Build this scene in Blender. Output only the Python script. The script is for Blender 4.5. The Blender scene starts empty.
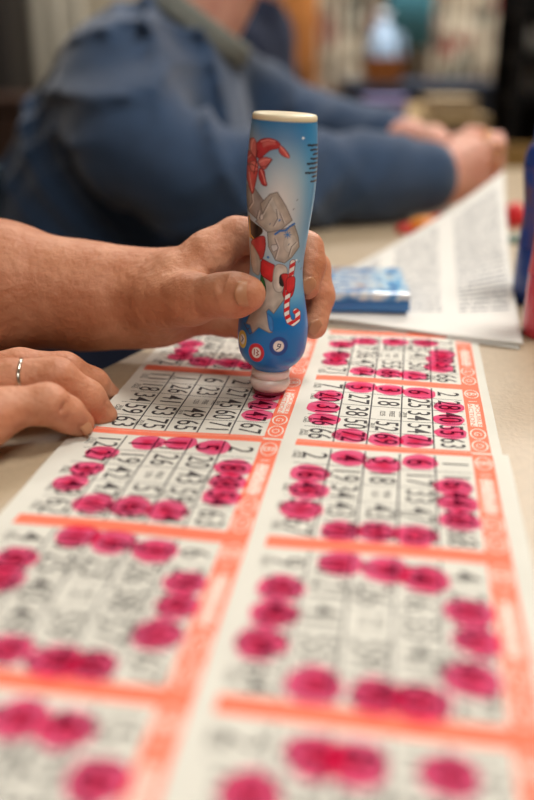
import bpy, bmesh, math, random
import numpy as np
from mathutils import Vector, Matrix
random.seed(7); RNG = np.random.default_rng(7)
SC = bpy.context.scene
COL = SC.collection

# ------------------------------------------------------------------ camera
# the table top is z = 0, the floor is z = FLOOR
F = 900.0; TH = 0.370; H = 0.187; FLOOR = -0.74; CEIL = 1.86
cam_d = bpy.data.cameras.new('camera'); cam = bpy.data.objects.new('camera', cam_d); COL.objects.link(cam)
cam.location = (0, 0, H); cam.rotation_euler = (math.pi / 2 - TH, 0, 0)
cam_d.sensor_fit = 'VERTICAL'; cam_d.sensor_height = 36; cam_d.lens = F * 36 / 800
cam_d.clip_start = 0.01
cam_d.dof.use_dof = True; cam_d.dof.focus_distance = 0.500
cam_d.dof.aperture_fstop = 2.9
SC.camera = cam
SC.view_settings.view_transform = 'Standard'; SC.view_settings.look = 'None'
SC.view_settings.gamma = 1; SC.view_settings.use_curve_mapping = False
SC.view_settings.exposure = -0.12
# ------------------------------------------------------------------ world
wd = bpy.data.worlds.new('world'); SC.world = wd; wd.use_nodes = True
wd.node_tree.nodes['Background'].inputs[0].default_value = (1.0, 0.93, 0.84, 1)
wd.node_tree.nodes['Background'].inputs[1].default_value = 0.32
# ------------------------------------------------------------------ large lights (inside the ceiling fixtures built below)
LIGHTS = [(0.75, 0.75, 26, 0.6, 0.6), (-0.6, 2.6, 22, 1.2, 0.6), (0.95, 2.9, 80, 1.2, 0.6), (0.2, -1.1, 21, 1.2, 0.6)]
for lx, ly, pw, sx, sy in LIGHTS:
    ld = bpy.data.lights.new('ceiling_lamp', 'AREA'); ld.shape = 'RECTANGLE'; ld.size = sx - .04; ld.size_y = sy - .04
    ld.energy = pw; ld.color = (1.0, 0.955, 0.89)
    lo = bpy.data.objects.new('ceiling_lamp', ld); lo.location = (lx, ly, CEIL - 0.05); COL.objects.link(lo)

# ------------------------------------------------------------------ helpers
def W(u, v, z=0.0):
    """point on the horizontal plane z seen along a measured bearing"""
    x = (u - 267) / F; y = (v - 400) / F
    d = Vector((x, math.cos(TH) - y * math.sin(TH), -math.sin(TH) - y * math.cos(TH)))
    return Vector((0, 0, H)) + d * ((z - H) / d.z)
def D(u, v, Y):
    """point at forward distance Y along a measured bearing"""
    x = (u - 267) / F; y = (v - 400) / F
    d = Vector((x, math.cos(TH) - y * math.sin(TH), -math.sin(TH) - y * math.cos(TH)))
    return Vector((0, 0, H)) + d * (Y / d.y)

def srgb(r, g, b):
    f = lambda c: (c / 255 / 12.92) if c / 255 <= 0.04045 else ((c / 255 + 0.055) / 1.055) ** 2.4
    return (f(r), f(g), f(b), 1)

def mat(name, col, rough=0.6, noise=0, nscale=20, bump=0, bscale=80, metal=0, sss=0, coat=0, spec=0.5, col2=None, sheen=0):
    m = bpy.data.materials.new(name); m.use_nodes = True
    nt = m.node_tree; b = nt.nodes['Principled BSDF']
    b.inputs['Roughness'].default_value = rough; b.inputs['Metallic'].default_value = metal
    b.inputs['Specular IOR Level'].default_value = spec
    b.inputs['Coat Weight'].default_value = coat
    b.inputs['Coat Roughness'].default_value = 0.12
    if sheen: b.inputs['Sheen Weight'].default_value = sheen
    if sss:
        b.inputs['Subsurface Weight'].default_value = sss
        b.inputs['Subsurface Radius'].default_value = (0.006, 0.0022, 0.0012)
        b.inputs['Subsurface Scale'].default_value = 1.0
    tc = nt.nodes.new('ShaderNodeTexCoord')
    if noise or col2:
        n = nt.nodes.new('ShaderNodeTexNoise'); n.inputs['Scale'].default_value = nscale; n.inputs['Detail'].default_value = 4
        nt.links.new(tc.outputs['Object'], n.inputs['Vector'])
        r = nt.nodes.new('ShaderNodeValToRGB')
        r.color_ramp.elements[0].position = 0.36; r.color_ramp.elements[1].position = 0.64
        c2 = col2 if col2 else tuple(min(1, c * (1 + noise)) for c in col[:3]) + (1,)
        c1 = col if col2 else tuple(c * (1 - noise) for c in col[:3]) + (1,)
        r.color_ramp.elements[0].color = c1; r.color_ramp.elements[1].color = c2
        nt.links.new(n.outputs['Fac'], r.inputs['Fac']); nt.links.new(r.outputs['Color'], b.inputs['Base Color'])
    else:
        b.inputs['Base Color'].default_value = col
    if bump:
        n2 = nt.nodes.new('ShaderNodeTexNoise'); n2.inputs['Scale'].default_value = bscale; n2.inputs['Detail'].default_value = 3
        nt.links.new(tc.outputs['Object'], n2.inputs['Vector'])
        bp = nt.nodes.new('ShaderNodeBump'); bp.inputs['Strength'].default_value = 1.0; bp.inputs['Distance'].default_value = bump
        nt.links.new(n2.outputs['Fac'], bp.inputs['Height']); nt.links.new(bp.outputs['Normal'], b.inputs['Normal'])
    return m

def link(name, me, m=None, parent=None, smooth=True):
    o = bpy.data.objects.new(name, me); COL.objects.link(o)
    if m is not None:
        for mm in (m if isinstance(m, (list, tuple)) else [m]): me.materials.append(mm)
    if smooth and len(me.polygons): me.polygons.foreach_set('use_smooth', [True] * len(me.polygons))
    if parent is not None: o.parent = parent; o.matrix_parent_inverse = Matrix()
    return o

def from_bm(name, bm, m=None, parent=None, smooth=False):
    me = bpy.data.meshes.new(name); bm.to_mesh(me); bm.free()
    return link(name, me, m, parent, smooth)

def tag(o, label=None, cat=None, group=None, kind=None):
    if label: o['label'] = label
    if cat: o['category'] = cat
    if group: o['group'] = group
    if kind: o['kind'] = kind
    return o

def empty(name, loc=(0, 0, 0), rot=(0, 0, 0)):
    o = bpy.data.objects.new(name, None); o.location = loc; o.rotation_euler = rot; o.empty_display_size = .02
    COL.objects.link(o); return o

def bx(bm, x0, x1, y0, y1, z0, z1, bev=0.0, mi=0, M=None):
    r = bmesh.ops.create_cube(bm, size=1)
    vs = r['verts']
    bmesh.ops.scale(bm, vec=(x1 - x0, y1 - y0, z1 - z0), verts=vs)
    bmesh.ops.translate(bm, vec=((x0 + x1) / 2, (y0 + y1) / 2, (z0 + z1) / 2), verts=vs)
    es = list({e for v in vs for e in v.link_edges}); fs = list({f for v in vs for f in v.link_faces})
    for f in fs: f.material_index = mi
    if bev:
        r2 = bmesh.ops.bevel(bm, geom=es, offset=bev, segments=2, affect='EDGES', profile=0.7)
        for f in r2['faces']: f.material_index = mi
        vs = list({v for f in r2['faces'] for v in f.verts} | {v for v in vs if v.is_valid})
    if M is not None: bmesh.ops.transform(bm, matrix=M, verts=[v for v in vs if v.is_valid])

def box(name, x0, x1, y0, y1, z0, z1, m, parent=None, bev=0.0, M=None):
    bm = bmesh.new(); bx(bm, x0, x1, y0, y1, z0, z1, bev, 0, M)
    return from_bm(name, bm, m, parent)

def lathe(name, prof, m, parent=None, seg=48, cap=True):
    bm = bmesh.new(); rings = []
    for r, z in prof:
        rings.append([bm.verts.new((r * math.cos(2 * math.pi * k / seg), r * math.sin(2 * math.pi * k / seg), z)) for k in range(seg)])
    for a, b in zip(rings, rings[1:]):
        for k in range(seg): bm.faces.new((a[k], a[(k + 1) % seg], b[(k + 1) % seg], b[k]))
    if cap: bm.faces.new(rings[0][::-1]); bm.faces.new(rings[-1])
    return from_bm(name, bm, m, parent, True)

def tube(name, pts, r, m, parent=None, closed=False):
    cu = bpy.data.curves.new(name, 'CURVE'); cu.dimensions = '3D'; cu.bevel_depth = r; cu.bevel_resolution = 4
    s = cu.splines.new('POLY'); s.points.add(len(pts) - 1)
    for p, q in zip(s.points, pts): p.co = (*q, 1)
    s.use_cyclic_u = closed
    o = bpy.data.objects.new(name, cu); COL.objects.link(o)
    dg = bpy.context.evaluated_depsgraph_get(); me = bpy.data.meshes.new_from_object(o.evaluated_get(dg))
    bpy.data.objects.remove(o)
    return link(name, me, m, parent)

# ------------------------------------------------------------------ implicit surfaces (bodies and cloth)
class Field:
    def __init__(s, lo, hi, h):
        s.lo = np.array(lo, float); s.h = h
        n = np.ceil((np.array(hi) - s.lo) / h).astype(int) + 1; s.n = n
        ax = [(s.lo[i] + h * np.arange(n[i])).astype(np.float32) for i in range(3)]
        s.X, s.Y, s.Z = ax[0][:, None, None], ax[1][None, :, None], ax[2][None, None, :]
        s.V = np.full(tuple(n), 1.0, np.float32)
    def cone(s, a, b, ra, rb):
        """distance to a rounded cone, only evaluated near it"""
        a = np.array(a, float); b = np.array(b, float); ab = b - a; L = max(ab @ ab, 1e-12)
        px, py, pz = s.X - a[0], s.Y - a[1], s.Z - a[2]
        t = np.clip((px * ab[0] + py * ab[1] + pz * ab[2]) / L, 0, 1)
        return np.sqrt((px - t * ab[0]) ** 2 + (py - t * ab[1]) ** 2 + (pz - t * ab[2]) ** 2) - (ra + (rb - ra) * t)
    def ball(s, c, r, sc=(1, 1, 1)):
        m = min(sc)
        return (np.sqrt(((s.X - c[0]) / sc[0]) ** 2 + ((s.Y - c[1]) / sc[1]) ** 2 + ((s.Z - c[2]) / sc[2]) ** 2) - r) * m
    def chain(s, pts, k=0.003):
        """pts: (vector, radius) list -> smooth chain of rounded cones"""
        d = None
        for (a, ra), (b, rb) in zip(pts, pts[1:]):
            c = s.cone(a, b, ra, rb); d = c if d is None else smin(d, c, k)
        return d
    def mesh(s, V=None):
        V = s.V if V is None else V
        n = V.shape; S = V < 0
        cnt = np.zeros((n[0] - 1, n[1] - 1, n[2] - 1), np.int8)
        sl = lambda i, j, k: (slice(i, n[0] - 1 + i), slice(j, n[1] - 1 + j), slice(k, n[2] - 1 + k))
        for i in (0, 1):
            for j in (0, 1):
                for k in (0, 1): cnt += S[sl(i, j, k)]
        act = (cnt > 0) & (cnt < 8)
        ci = np.argwhere(act); idx = -np.ones(act.shape, np.int64); idx[act] = np.arange(len(ci))
        acc = np.zeros((len(ci), 3)); w = np.zeros(len(ci))
        for i0, i1 in [((0,0,0),(1,0,0)),((0,1,0),(1,1,0)),((0,0,1),(1,0,1)),((0,1,1),(1,1,1)),((0,0,0),(0,1,0)),((1,0,0),(1,1,0)),((0,0,1),(0,1,1)),((1,0,1),(1,1,1)),((0,0,0),(0,0,1)),((1,0,0),(1,0,1)),((0,1,0),(0,1,1)),((1,1,0),(1,1,1))]:
            A = V[tuple((ci + i0).T)]; B = V[tuple((ci + i1).T)]
            c = (A < 0) != (B < 0); t = np.where(c, A / np.where(c, A - B, 1), 0)[:, None]
            acc += np.where(c[:, None], np.array(i0) + t * (np.array(i1) - np.array(i0)), 0); w += c
        P = s.lo + s.h * (ci + acc / w[:, None])
        quads = []
        for ax in range(3):
            o1, o2 = [(1, 2), (2, 0), (0, 1)][ax]
            a = [slice(None)] * 3; b = [slice(None)] * 3; a[ax] = slice(0, -1); b[ax] = slice(1, None)
            cr = S[tuple(a)] != S[tuple(b)]; e = np.argwhere(cr)
            e = e[(e[:, o1] > 0) & (e[:, o2] > 0) & (e[:, o1] < n[o1] - 1) & (e[:, o2] < n[o2] - 1)]
            u1 = np.zeros(3, int); u1[o1] = 1; u2 = np.zeros(3, int); u2[o2] = 1
            q = np.stack([idx[tuple((e - u1 - u2).T)], idx[tuple((e - u2).T)], idx[tuple(e.T)], idx[tuple((e - u1).T)]], 1)
            fl = ~S[tuple(e.T)]; q[fl] = q[fl][:, ::-1]
            quads.append(q)
        return P, np.concatenate(quads)
def smin(a, b, k):
    h = np.maximum(k - np.abs(a - b), 0) / k
    return np.minimum(a, b) - h * h * k * 0.25
def smax(a, b, k): return -smin(-a, -b, k)
def mesh_obj(name, parts, m, parent=None):
    Ps, Qs, off = [], [], 0
    for P, Q in parts: Ps.append(P); Qs.append(Q + off); off += len(P)
    P = np.concatenate(Ps); Q = np.concatenate(Qs)
    me = bpy.data.meshes.new(name)
    me.vertices.add(len(P)); me.vertices.foreach_set('co', P.astype(np.float32).ravel())
    me.loops.add(len(Q) * 4); me.loops.foreach_set('vertex_index', Q.astype(np.int32).ravel())
    me.polygons.add(len(Q)); me.polygons.foreach_set('loop_start', np.arange(0, len(Q) * 4, 4, dtype=np.int32))
    me.polygons.foreach_set('loop_total', np.full(len(Q), 4, np.int32))
    me.update(calc_edges=True)
    o = link(name, me, m, parent)
    return o

# ------------------------------------------------------------------ materials
M_table = mat('table_laminate', srgb(186, 167, 140), 0.42, noise=0.05, nscale=260, bump=0.00025, bscale=420)
M_edge = mat('table_edge', srgb(120, 104, 84), 0.5)
M_paper = mat('newsprint', srgb(226, 224, 214), 0.8, noise=0.02, nscale=40, bump=0.0002, bscale=60, spec=.3)
M_orange = mat('orange_print', srgb(247, 126, 96), 0.75, noise=0.04, nscale=300, spec=.3)
M_ink = mat('black_print', srgb(66, 62, 63), 0.75, spec=.3)
M_line = mat('grey_print', srgb(84, 82, 84), 0.75, spec=.3)
M_white = mat('white_print', srgb(244, 226, 214), 0.75, spec=.3)

def skin_mat(name, c1, c2):
    m = mat(name, c1, 0.5, nscale=45, col2=c2, sss=0.12, spec=0.4)
    nt = m.node_tree; b = nt.nodes['Principled BSDF']; tc = [n for n in nt.nodes if n.type == 'TEX_COORD'][0]
    # skin relief: fine cell pattern and soft folds
    v = nt.nodes.new('ShaderNodeTexVoronoi'); v.inputs['Scale'].default_value = 900; v.feature = 'DISTANCE_TO_EDGE'
    n = nt.nodes.new('ShaderNodeTexNoise'); n.inputs['Scale'].default_value = 160; n.inputs['Detail'].default_value = 5
    mp = nt.nodes.new('ShaderNodeMapping'); mp.inputs['Scale'].default_value = (1, 1, 1)
    nt.links.new(tc.outputs['Object'], v.inputs['Vector']); nt.links.new(tc.outputs['Object'], mp.inputs['Vector']); nt.links.new(mp.outputs[0], n.inputs['Vector'])
    b1 = nt.nodes.new('ShaderNodeBump'); b1.inputs['Distance'].default_value = 0.00035; b1.inputs['Strength'].default_value = 0.5
    b2 = nt.nodes.new('ShaderNodeBump'); b2.inputs['Distance'].default_value = 0.0021; b2.inputs['Strength'].default_value = 0.8
    nt.links.new(v.outputs['Distance'], b1.inputs['Height']); nt.links.new(n.outputs['Fac'], b2.inputs['Height'])
    nt.links.new(b1.outputs[0], b2.inputs['Normal']); nt.links.new(b2.outputs[0], b.inputs['Normal'])
    return m
M_skin = skin_mat('skin', srgb(193, 126, 92), srgb(213, 151, 118))
M_skin2 = skin_mat('skin_pale', srgb(214, 152, 134), srgb(228, 172, 152))
M_nail = mat('nail', srgb(190, 134, 98), 0.42, sss=0.1, coat=.12, noise=.03, nscale=200)
M_silver = mat('silver', srgb(205, 200, 190), 0.18, metal=1)
M_gold = mat('gold', srgb(226, 190, 120), 0.2, metal=1)
M_jeans = mat('denim', srgb(34, 44, 66), 0.9, noise=.2, nscale=400, bump=.0004, bscale=900)
M_sweat = mat('sweatshirt_fleece', srgb(48, 72, 104), 0.95, noise=.08, nscale=60, bump=.001, bscale=300, sheen=.3)
M_navy = mat('navy_cloth', srgb(36, 46, 72), 0.9, noise=.1, nscale=30)
M_collar = mat('collar_knit', srgb(128, 132, 126), 0.95, noise=.15, nscale=200)
M_hair = mat('hair', srgb(120, 108, 96), 0.7, noise=.3, nscale=120)
M_chair = mat('chair_shell', srgb(30, 72, 96), 0.5, noise=.04)
M_chrome = mat('chair_steel', srgb(90, 88, 84), 0.3, metal=1)

#SECTION room
# ------------------------------------------------------------------ room
RX0, RX1, RY0, RY1 = -3.2, 3.4, -2.6, 4.6
M_floor = mat('floor_vinyl', srgb(120, 104, 86), 0.4, noise=.1, nscale=6)
M_wall = mat('wall_paint', srgb(176, 166, 146), 0.9, noise=.03, nscale=3)
M_ceil = mat('ceiling_tile', srgb(225, 220, 208), 0.95, bump=.001, bscale=90)
t = .1
for n, a in dict(floor=(RX0, RX1, RY0, RY1, FLOOR - t, FLOOR), ceiling=(RX0, RX1, RY0, RY1, CEIL, CEIL + t),
                 wall_left=(RX0 - t, RX0, RY0, RY1, FLOOR, CEIL), wall_right=(RX1, RX1 + t, RY0, RY1, FLOOR, CEIL),
                 wall_back=(RX0, RX1, RY1, RY1 + t, FLOOR, CEIL), wall_front=(RX0, RX1, RY0 - t, RY0, FLOOR, CEIL)).items():
    tag(box(n, *a, M_floor if n == 'floor' else M_ceil if n == 'ceiling' else M_wall), kind='structure')
tag(box('baseboard_back', RX0, RX1, RY1 - .02, RY1, FLOOR, FLOOR + .1, mat('baseboard', srgb(80, 66, 54), .5)), kind='structure')
M_fix = mat('fixture_metal', srgb(230, 230, 225), .5)
M_diff = bpy.data.materials.new('diffuser'); M_diff.use_nodes = True
_b = M_diff.node_tree.nodes['Principled BSDF']; _b.inputs['Emission Color'].default_value = (1, .94, .84, 1); _b.inputs['Emission Strength'].default_value = 2.0
for i, (lx, ly, pw, sx, sy) in enumerate(LIGHTS):
    e = tag(empty('ceiling_light', (lx, ly, CEIL)), ['square recessed ceiling light above the bingo table', 'long ceiling light panel at the back left of the hall', 'long ceiling light panel at the back right of the hall', 'long ceiling light panel behind the camera'][i], 'ceiling light')
    bm = bmesh.new()
    for s in (-1, 1):
        bx(bm, s * sx / 2 - .015, s * sx / 2 + .015, -sy / 2, sy / 2, -.045, 0); bx(bm, -sx / 2, sx / 2, s * sy / 2 - .015, s * sy / 2 + .015, -.045, 0)
    from_bm('frame', bm, M_fix, e)
    box('diffuser', -sx / 2 + .015, sx / 2 - .015, -sy / 2 + .015, sy / 2 - .015, -.03, -.02, M_diff, e)

# ------------------------------------------------------------------ the long table
TP = [(-.0715, .6043), (-.1093, .5305), (-.165, .42), (-.30, .16), (-.42, -.25), (1.05, -.25), (1.05, 1.58), (-.03, 1.58), (-.035, .80), (-.045, .68)]
table = tag(empty('table', (0, 0, FLOOR)), 'long beige laminate table the bingo sheets lie on', 'table')
bm = bmesh.new(); vs = [bm.verts.new((x, y, -.028 - FLOOR)) for x, y in TP]; f = bm.faces.new(vs)
if f.normal.z < 0: f.normal_flip()
r = bmesh.ops.extrude_face_region(bm, geom=[f]); top = [v for v in r['geom'] if isinstance(v, bmesh.types.BMVert)]
bmesh.ops.translate(bm, vec=(0, 0, .028), verts=top)
bmesh.ops.recalc_face_normals(bm, faces=bm.faces)
bmesh.ops.bevel(bm, geom=[e for e in bm.edges if all(v.co.z > -.01 - FLOOR for v in e.verts)], offset=.003, segments=2, affect='EDGES')
from_bm('tabletop', bm, M_table, table)
for x, y in ((-.3, -.15), (.95, -.15), (.95, 1.45), (.08, 1.45)):
    box('leg', x - .02, x + .02, y - .02, y + .02, 0, -.028 - FLOOR, M_chrome, table)

#SECTION sheets
# ------------------------------------------------------------------ bingo sheets
PER = 0.105; PH = -.155; LR = .963
OX, OY = .02274, .51825; AI = (.1029, -.01781); AJ = (-.01511, -.0983)
def grid_xy(i, j, da=0, dr=0):
    """card coordinates (columns of cards, rows of cards towards the viewer) -> table"""
    return OX + AI[0] * i + AJ[0] * j, OY + AI[1] * i + AJ[1] * j
def waves(i, j): return .0004 * (1 + math.sin(i * 5.1 + j * 2.3)) + .0003 * (1 + math.sin(j * 7.7 - i * 2.1 + 1))
class Page:
    def __init__(s, name, j0, j1, i0, i1, z0, shift, label):
        s.j0, s.j1, s.z0, s.shift = j0, j1, z0, shift
        s.bm = bmesh.new(); s.i0, s.i1 = i0, i1
        s.e = tag(empty(name, (0, 0, 0)), label, 'bingo sheet', 'bingo sheets')
        s.ob = bmesh.new()
    def p(s, i, j, dz=0):
        x, y = grid_xy(i + s.shift[0], j + s.shift[1]); return Vector((x, y, s.z0 + waves(i, j) + dz))
    def patch(s, bm, i0, i1, j0, j1, dz, mi, step=.06):
        nx = max(1, int(abs(i1 - i0) / step)); ny = max(1, int(abs(j1 - j0) / step))
        g = [[bm.verts.new(s.p(i0 + (i1 - i0) * a / nx, j0 + (j1 - j0) * b / ny, dz)) for b in range(ny + 1)] for a in range(nx + 1)]
        for a in range(nx):
            for b in range(ny):
                f = bm.faces.new((g[a][b + 1], g[a + 1][b + 1], g[a + 1][b], g[a][b])); f.material_index = mi; f.smooth = True
_txt = {}
def glyphs(t):
    """flat triangles of a text, centred, cap height 1"""
    if t in _txt: return _txt[t]
    cu = bpy.data.curves.new('t', 'FONT'); cu.body = t; cu.align_x = 'CENTER'; cu.size = 1; cu.offset = .002; cu.resolution_u = 3
    o = bpy.data.objects.new('t', cu); COL.objects.link(o); bpy.context.view_layer.update()
    me = bpy.data.meshes.new_from_object(o.evaluated_get(bpy.context.evaluated_depsgraph_get()))
    vs = [(v.co.x / .69, v.co.y / .69) for v in me.vertices]; fs = [tuple(p.vertices) for p in me.polygons]
    bpy.data.objects.remove(o); bpy.data.meshes.remove(me)
    _txt[t] = (vs, fs); return _txt[t]
def put_text(pg, bm, t, ic, jc, hi, wj, dz, mi):
    """text with its top to the right, read towards the viewer; hi = height along i, wj = width factor along j"""
    vs, fs = glyphs(t)
    nv = [bm.verts.new(pg.p(ic + (y - .5) * hi, jc + x * wj, dz)) for x, y in vs]
    for f in fs:
        try: q = bm.faces.new([nv[k] for k in f]); q.material_index = mi
        except ValueError: pass
def ring_poly(pg, bm, ic, jc, ri, rj, wd_, dz, mi, n=28):
    a = [bm.verts.new(pg.p(ic + ri * math.cos(2 * math.pi * k / n), jc + rj * math.sin(2 * math.pi * k / n), dz)) for k in range(n)]
    b = [bm.verts.new(pg.p(ic + (ri - wd_) * math.cos(2 * math.pi * k / n), jc + (rj - wd_) * math.sin(2 * math.pi * k / n), dz)) for k in range(n)]
    for k in range(n): bm.faces.new((a[k], a[(k + 1) % n], b[(k + 1) % n], b[k])).material_index = mi
NUM = {(0, 1): ['11 18 34 59 63', '1 26 41 53 75', '6 23 # 49 65', '2 27 45 60 71', '12 30 42 47 67'],
       (0, 2): ['12 27 39 48 62', '1 19 42 47 70', '11 26 # 51 68', '5 20 43 59 74', '2 18 38 54 63'],
       (0, 0): ['9 21 36 47 72', '3 30 44 56 61', '8 17 # 52 70', '15 24 33 46 66', '7 29 40 58 74'],
       (1, 0): ['7 24 40 51 71', '13 17 36 47 74', '4 26 # 55 66', '10 25 41 50 73', '2 22 38 57 66'],
       (1, 1): ['7 20 31 46 66', '5 27 38 50 72', '3 18 # 52 69', '6 25 34 54 71', '2 28 40 55 63'],
       (1, 2): ['2 16 45 51 67', '4 19 34 43 70', '3 18 # 43 69', '6 17 33 47 75', '1 16 44 58 68']}
ROWR = random.Random(3)
def numbers(c, r):
    if (c, r) in NUM: return [x.split() for x in NUM[(c, r)]]
    cols = [ROWR.sample(range(1 + 15 * k, 16 + 15 * k), 5) for k in range(5)]
    L = [[str(cols[k][q]) for k in range(5)] for q in range(5)]; L[2][2] = '#'; return L
def card(pg, c, r):
    """one printed card: c = column 0 / 1, r = row; band on its right, bar along its far and near edge"""
    i = c - 1.0; j = float(r - 1)
    T, B = .06, .955
    g0, g1 = (.085 if c else .065), .895; cw = (g1 - g0) / 5; ch = (B - T) / 5
    for k in range(1, 5): pg.patch(pg.bm, i + g0 + cw * k - .004, i + g0 + cw * k + .004, j + T, j + B, .00007, 3)
    for k in range(1, 5): pg.patch(pg.bm, i + g0, i + g1, j + T + ch * k - .0025, j + T + ch * k + .0025, .00007, 3)
    N = numbers(c, r)
    for q in range(5):
        for k in range(5):
            ic = i + g0 + cw * (q + .52); jc = j + T + ch * (k + .5); s = N[q][k]
            if s == '#':
                put_text(pg, pg.bm, 'FREE', ic + .03, jc, .028, .026, .0001, 2); put_text(pg, pg.bm, '1235', ic - .02, jc, .028, .026, .0001, 2)
            else:
                put_text(pg, pg.bm, s, ic + .008, jc, .118, .098 if len(s) == 2 else .105, .0001, 2)
            if (q * 7 + k * 3 + r) % 4 == 0 or (q == 0 and k in (0, 3, 4)):
                put_text(pg, pg.bm, '2018', ic - cw * .40, jc, .020, .024, .0001, 2); put_text(pg, pg.bm, 'CARD', ic - cw * .54, jc, .018, .022, .0001, 2)
    # the heading strip
    b0, b1 = .905, 1.0
    bm_ = (b0 + b1) / 2
    put_text(pg, pg.ob, 'B', i + bm_, j + .12, .055, .07, .00012, 1); ring_poly(pg, pg.ob, i + bm_, j + .12, .04, .075, .007, .00012, 1)
    pg.patch(pg.ob, i + b0 + .018, i + b1 - .018, j + .29, j + .62, .0001, 1)
    put_text(pg, pg.ob, 'DOUBLE', i + bm_ + .018, j + .455, .022, .060, .00013, 0); put_text(pg, pg.ob, 'ACTION', i + bm_ - .016, j + .455, .022, .060, .00013, 0)
    put_text(pg, pg.ob, 'I', i + bm_, j + .25, .045, .06, .00012, 1)
    for t_, jj in (('G', .72), ('O', .88)):
        put_text(pg, pg.ob, t_, i + bm_, j + jj, .038, .05, .00012, 1); ring_poly(pg, pg.ob, i + bm_, j + jj, .04, .072, .008, .00012, 1)
def finish(pg):
    th = .0001
    pb = bmesh.new()
    pg.patch(pg.bm, pg.i0, pg.i1, pg.j0, pg.j1, 0, 0, .05)
    for (i0, i1, j0, j1) in ((pg.i0, pg.i0 + .002, pg.j0, pg.j1), (pg.i1 - .002, pg.i1, pg.j0, pg.j1)): pg.patch(pg.bm, i0, i1, j0, j1, -.0006, 0, .05)
    for c in (0, 1):
        i = c - 1.0
        pg.patch(pg.ob, i + .905, i + 1.0, pg.j0 + .02, pg.j1, .00005, 0, .05)
        for r in range(int(math.floor(pg.j0 + .2)), int(math.ceil(pg.j1)) + 1):
            j = float(r)
            if pg.j0 - .06 <= j <= pg.j1 + .01:
                pg.patch(pg.ob, i + (.07 if c else .035), i + .906, max(j - .045, pg.j0 + .004), min(j + .045, pg.j1), .00005, 0, .05)
    from_bm('paper', pg.bm, [M_paper, M_white, M_ink, M_line], pg.e)
    from_bm('orange_border', pg.ob, [M_orange, M_white], pg.e)

upper = Page('bingo_sheet', -1.06, 1.0, -1.0, 1.05, .0004, (0, 0), 'far bingo sheet in focus under the dauber tip, some numbers dabbed pink')
for c in (0, 1):
    for r in (0, 1): card(upper, c, r)
lower = Page('bingo_sheet', .99, 4.4, -1.05, 1.075, .0012, (0.0, 0.0), 'near bingo sheet overlapping the other, covered in pink dabs, blurred in front')
for c in (0, 1):
    for r in (2, 3, 4, 5): card(lower, c, r)
finish(upper); finish(lower)

def ink_mat():
    m = bpy.data.materials.new('dauber_ink'); m.use_nodes = True; nt = m.node_tree; nt.nodes.clear()
    out = nt.nodes.new('ShaderNodeOutputMaterial'); tr = nt.nodes.new('ShaderNodeBsdfTransparent')
    at = nt.nodes.new('ShaderNodeAttribute'); at.attribute_name = 'ink'
    tc = nt.nodes.new('ShaderNodeTexCoord'); n = nt.nodes.new('ShaderNodeTexNoise'); n.inputs['Scale'].default_value = 220; n.inputs['Detail'].default_value = 5
    nt.links.new(tc.outputs['Object'], n.inputs['Vector'])
    ad = nt.nodes.new('ShaderNodeMath'); ad.operation = 'ADD'; mu = nt.nodes.new('ShaderNodeMath'); mu.operation = 'MULTIPLY_ADD'
    mu.inputs[1].default_value = .9; mu.inputs[2].default_value = -.45
    nt.links.new(n.outputs['Fac'], mu.inputs[0]); nt.links.new(mu.outputs[0], ad.inputs[0]); nt.links.new(at.outputs['Fac'], ad.inputs[1])
    r = nt.nodes.new('ShaderNodeValToRGB'); e = r.color_ramp.elements
    e[0].position = .15; e[0].color = (.99, .46, .65, 1); e[1].position = .85; e[1].color = (.89, .20, .35, 1)
    q = e.new(.5); q.color = (.98, .34, .54, 1)
    nt.links.new(ad.outputs[0], r.inputs['Fac']); nt.links.new(r.outputs['Color'], tr.inputs['Color'])
    gl = nt.nodes.new('ShaderNodeBsdfDiffuse'); gl.inputs['Color'].default_value = (.75, .03, .17, 1)
    mx = nt.nodes.new('ShaderNodeMixShader'); mx.inputs[0].default_value = .05
    nt.links.new(tr.outputs[0], mx.inputs[1]); nt.links.new(gl.outputs[0], mx.inputs[2]); nt.links.new(mx.outputs[0], out.inputs['Surface'])
    return m
M_daub = ink_mat()
DAUB = {upper: [(191,343.6),(186,350.7),(203,362),(230.4,362.5),(252,365),(181,357),(268,395),(262.5,404.5),(257,415.5),
  (342,344),(337,354.7),(335,361),(365,341),(395,342),(425,343),(442,354),(440,360),(439,367),(363,371),(389,373),(413,375),
  (361,387.6),(390,390),(419.4,392.8),(329,396),(323,407),(324,419),(449,407),(449,419),(451,432),(350.4,435),(385.6,439),(415.6,440)],
 lower: [(148,441.5),(181,442.5),(213.5,447),(233.6,467.4),(228,482),(221.6,497),(101.6,452),(87,468.5),(70.6,482),(93,503),(130.4,506.5),(167,511),
  (78,536),(113,542),(155,550),(185,582),(178,605),(158,633),(15,560),(2,580),(8,648),(55,660),(92,664),(20,718),(67,729),(98,782),(-40,690),
  (349,457),(383,464),(420,462),(309.5,472),(308.5,489),(301.4,509),(453.6,487.5),(458,503),(460,521),(341,531),(377.5,532.6),(415.6,537),
  (341,563),(386,570),(425,579),(281,587),(274,614),(261,644),(470,612),(478,641),(472,679),(314,685),(378,696),(422,702.5),
  (316,756),(356,762),(450,774),(250,795)]}
k_ = 0
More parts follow.
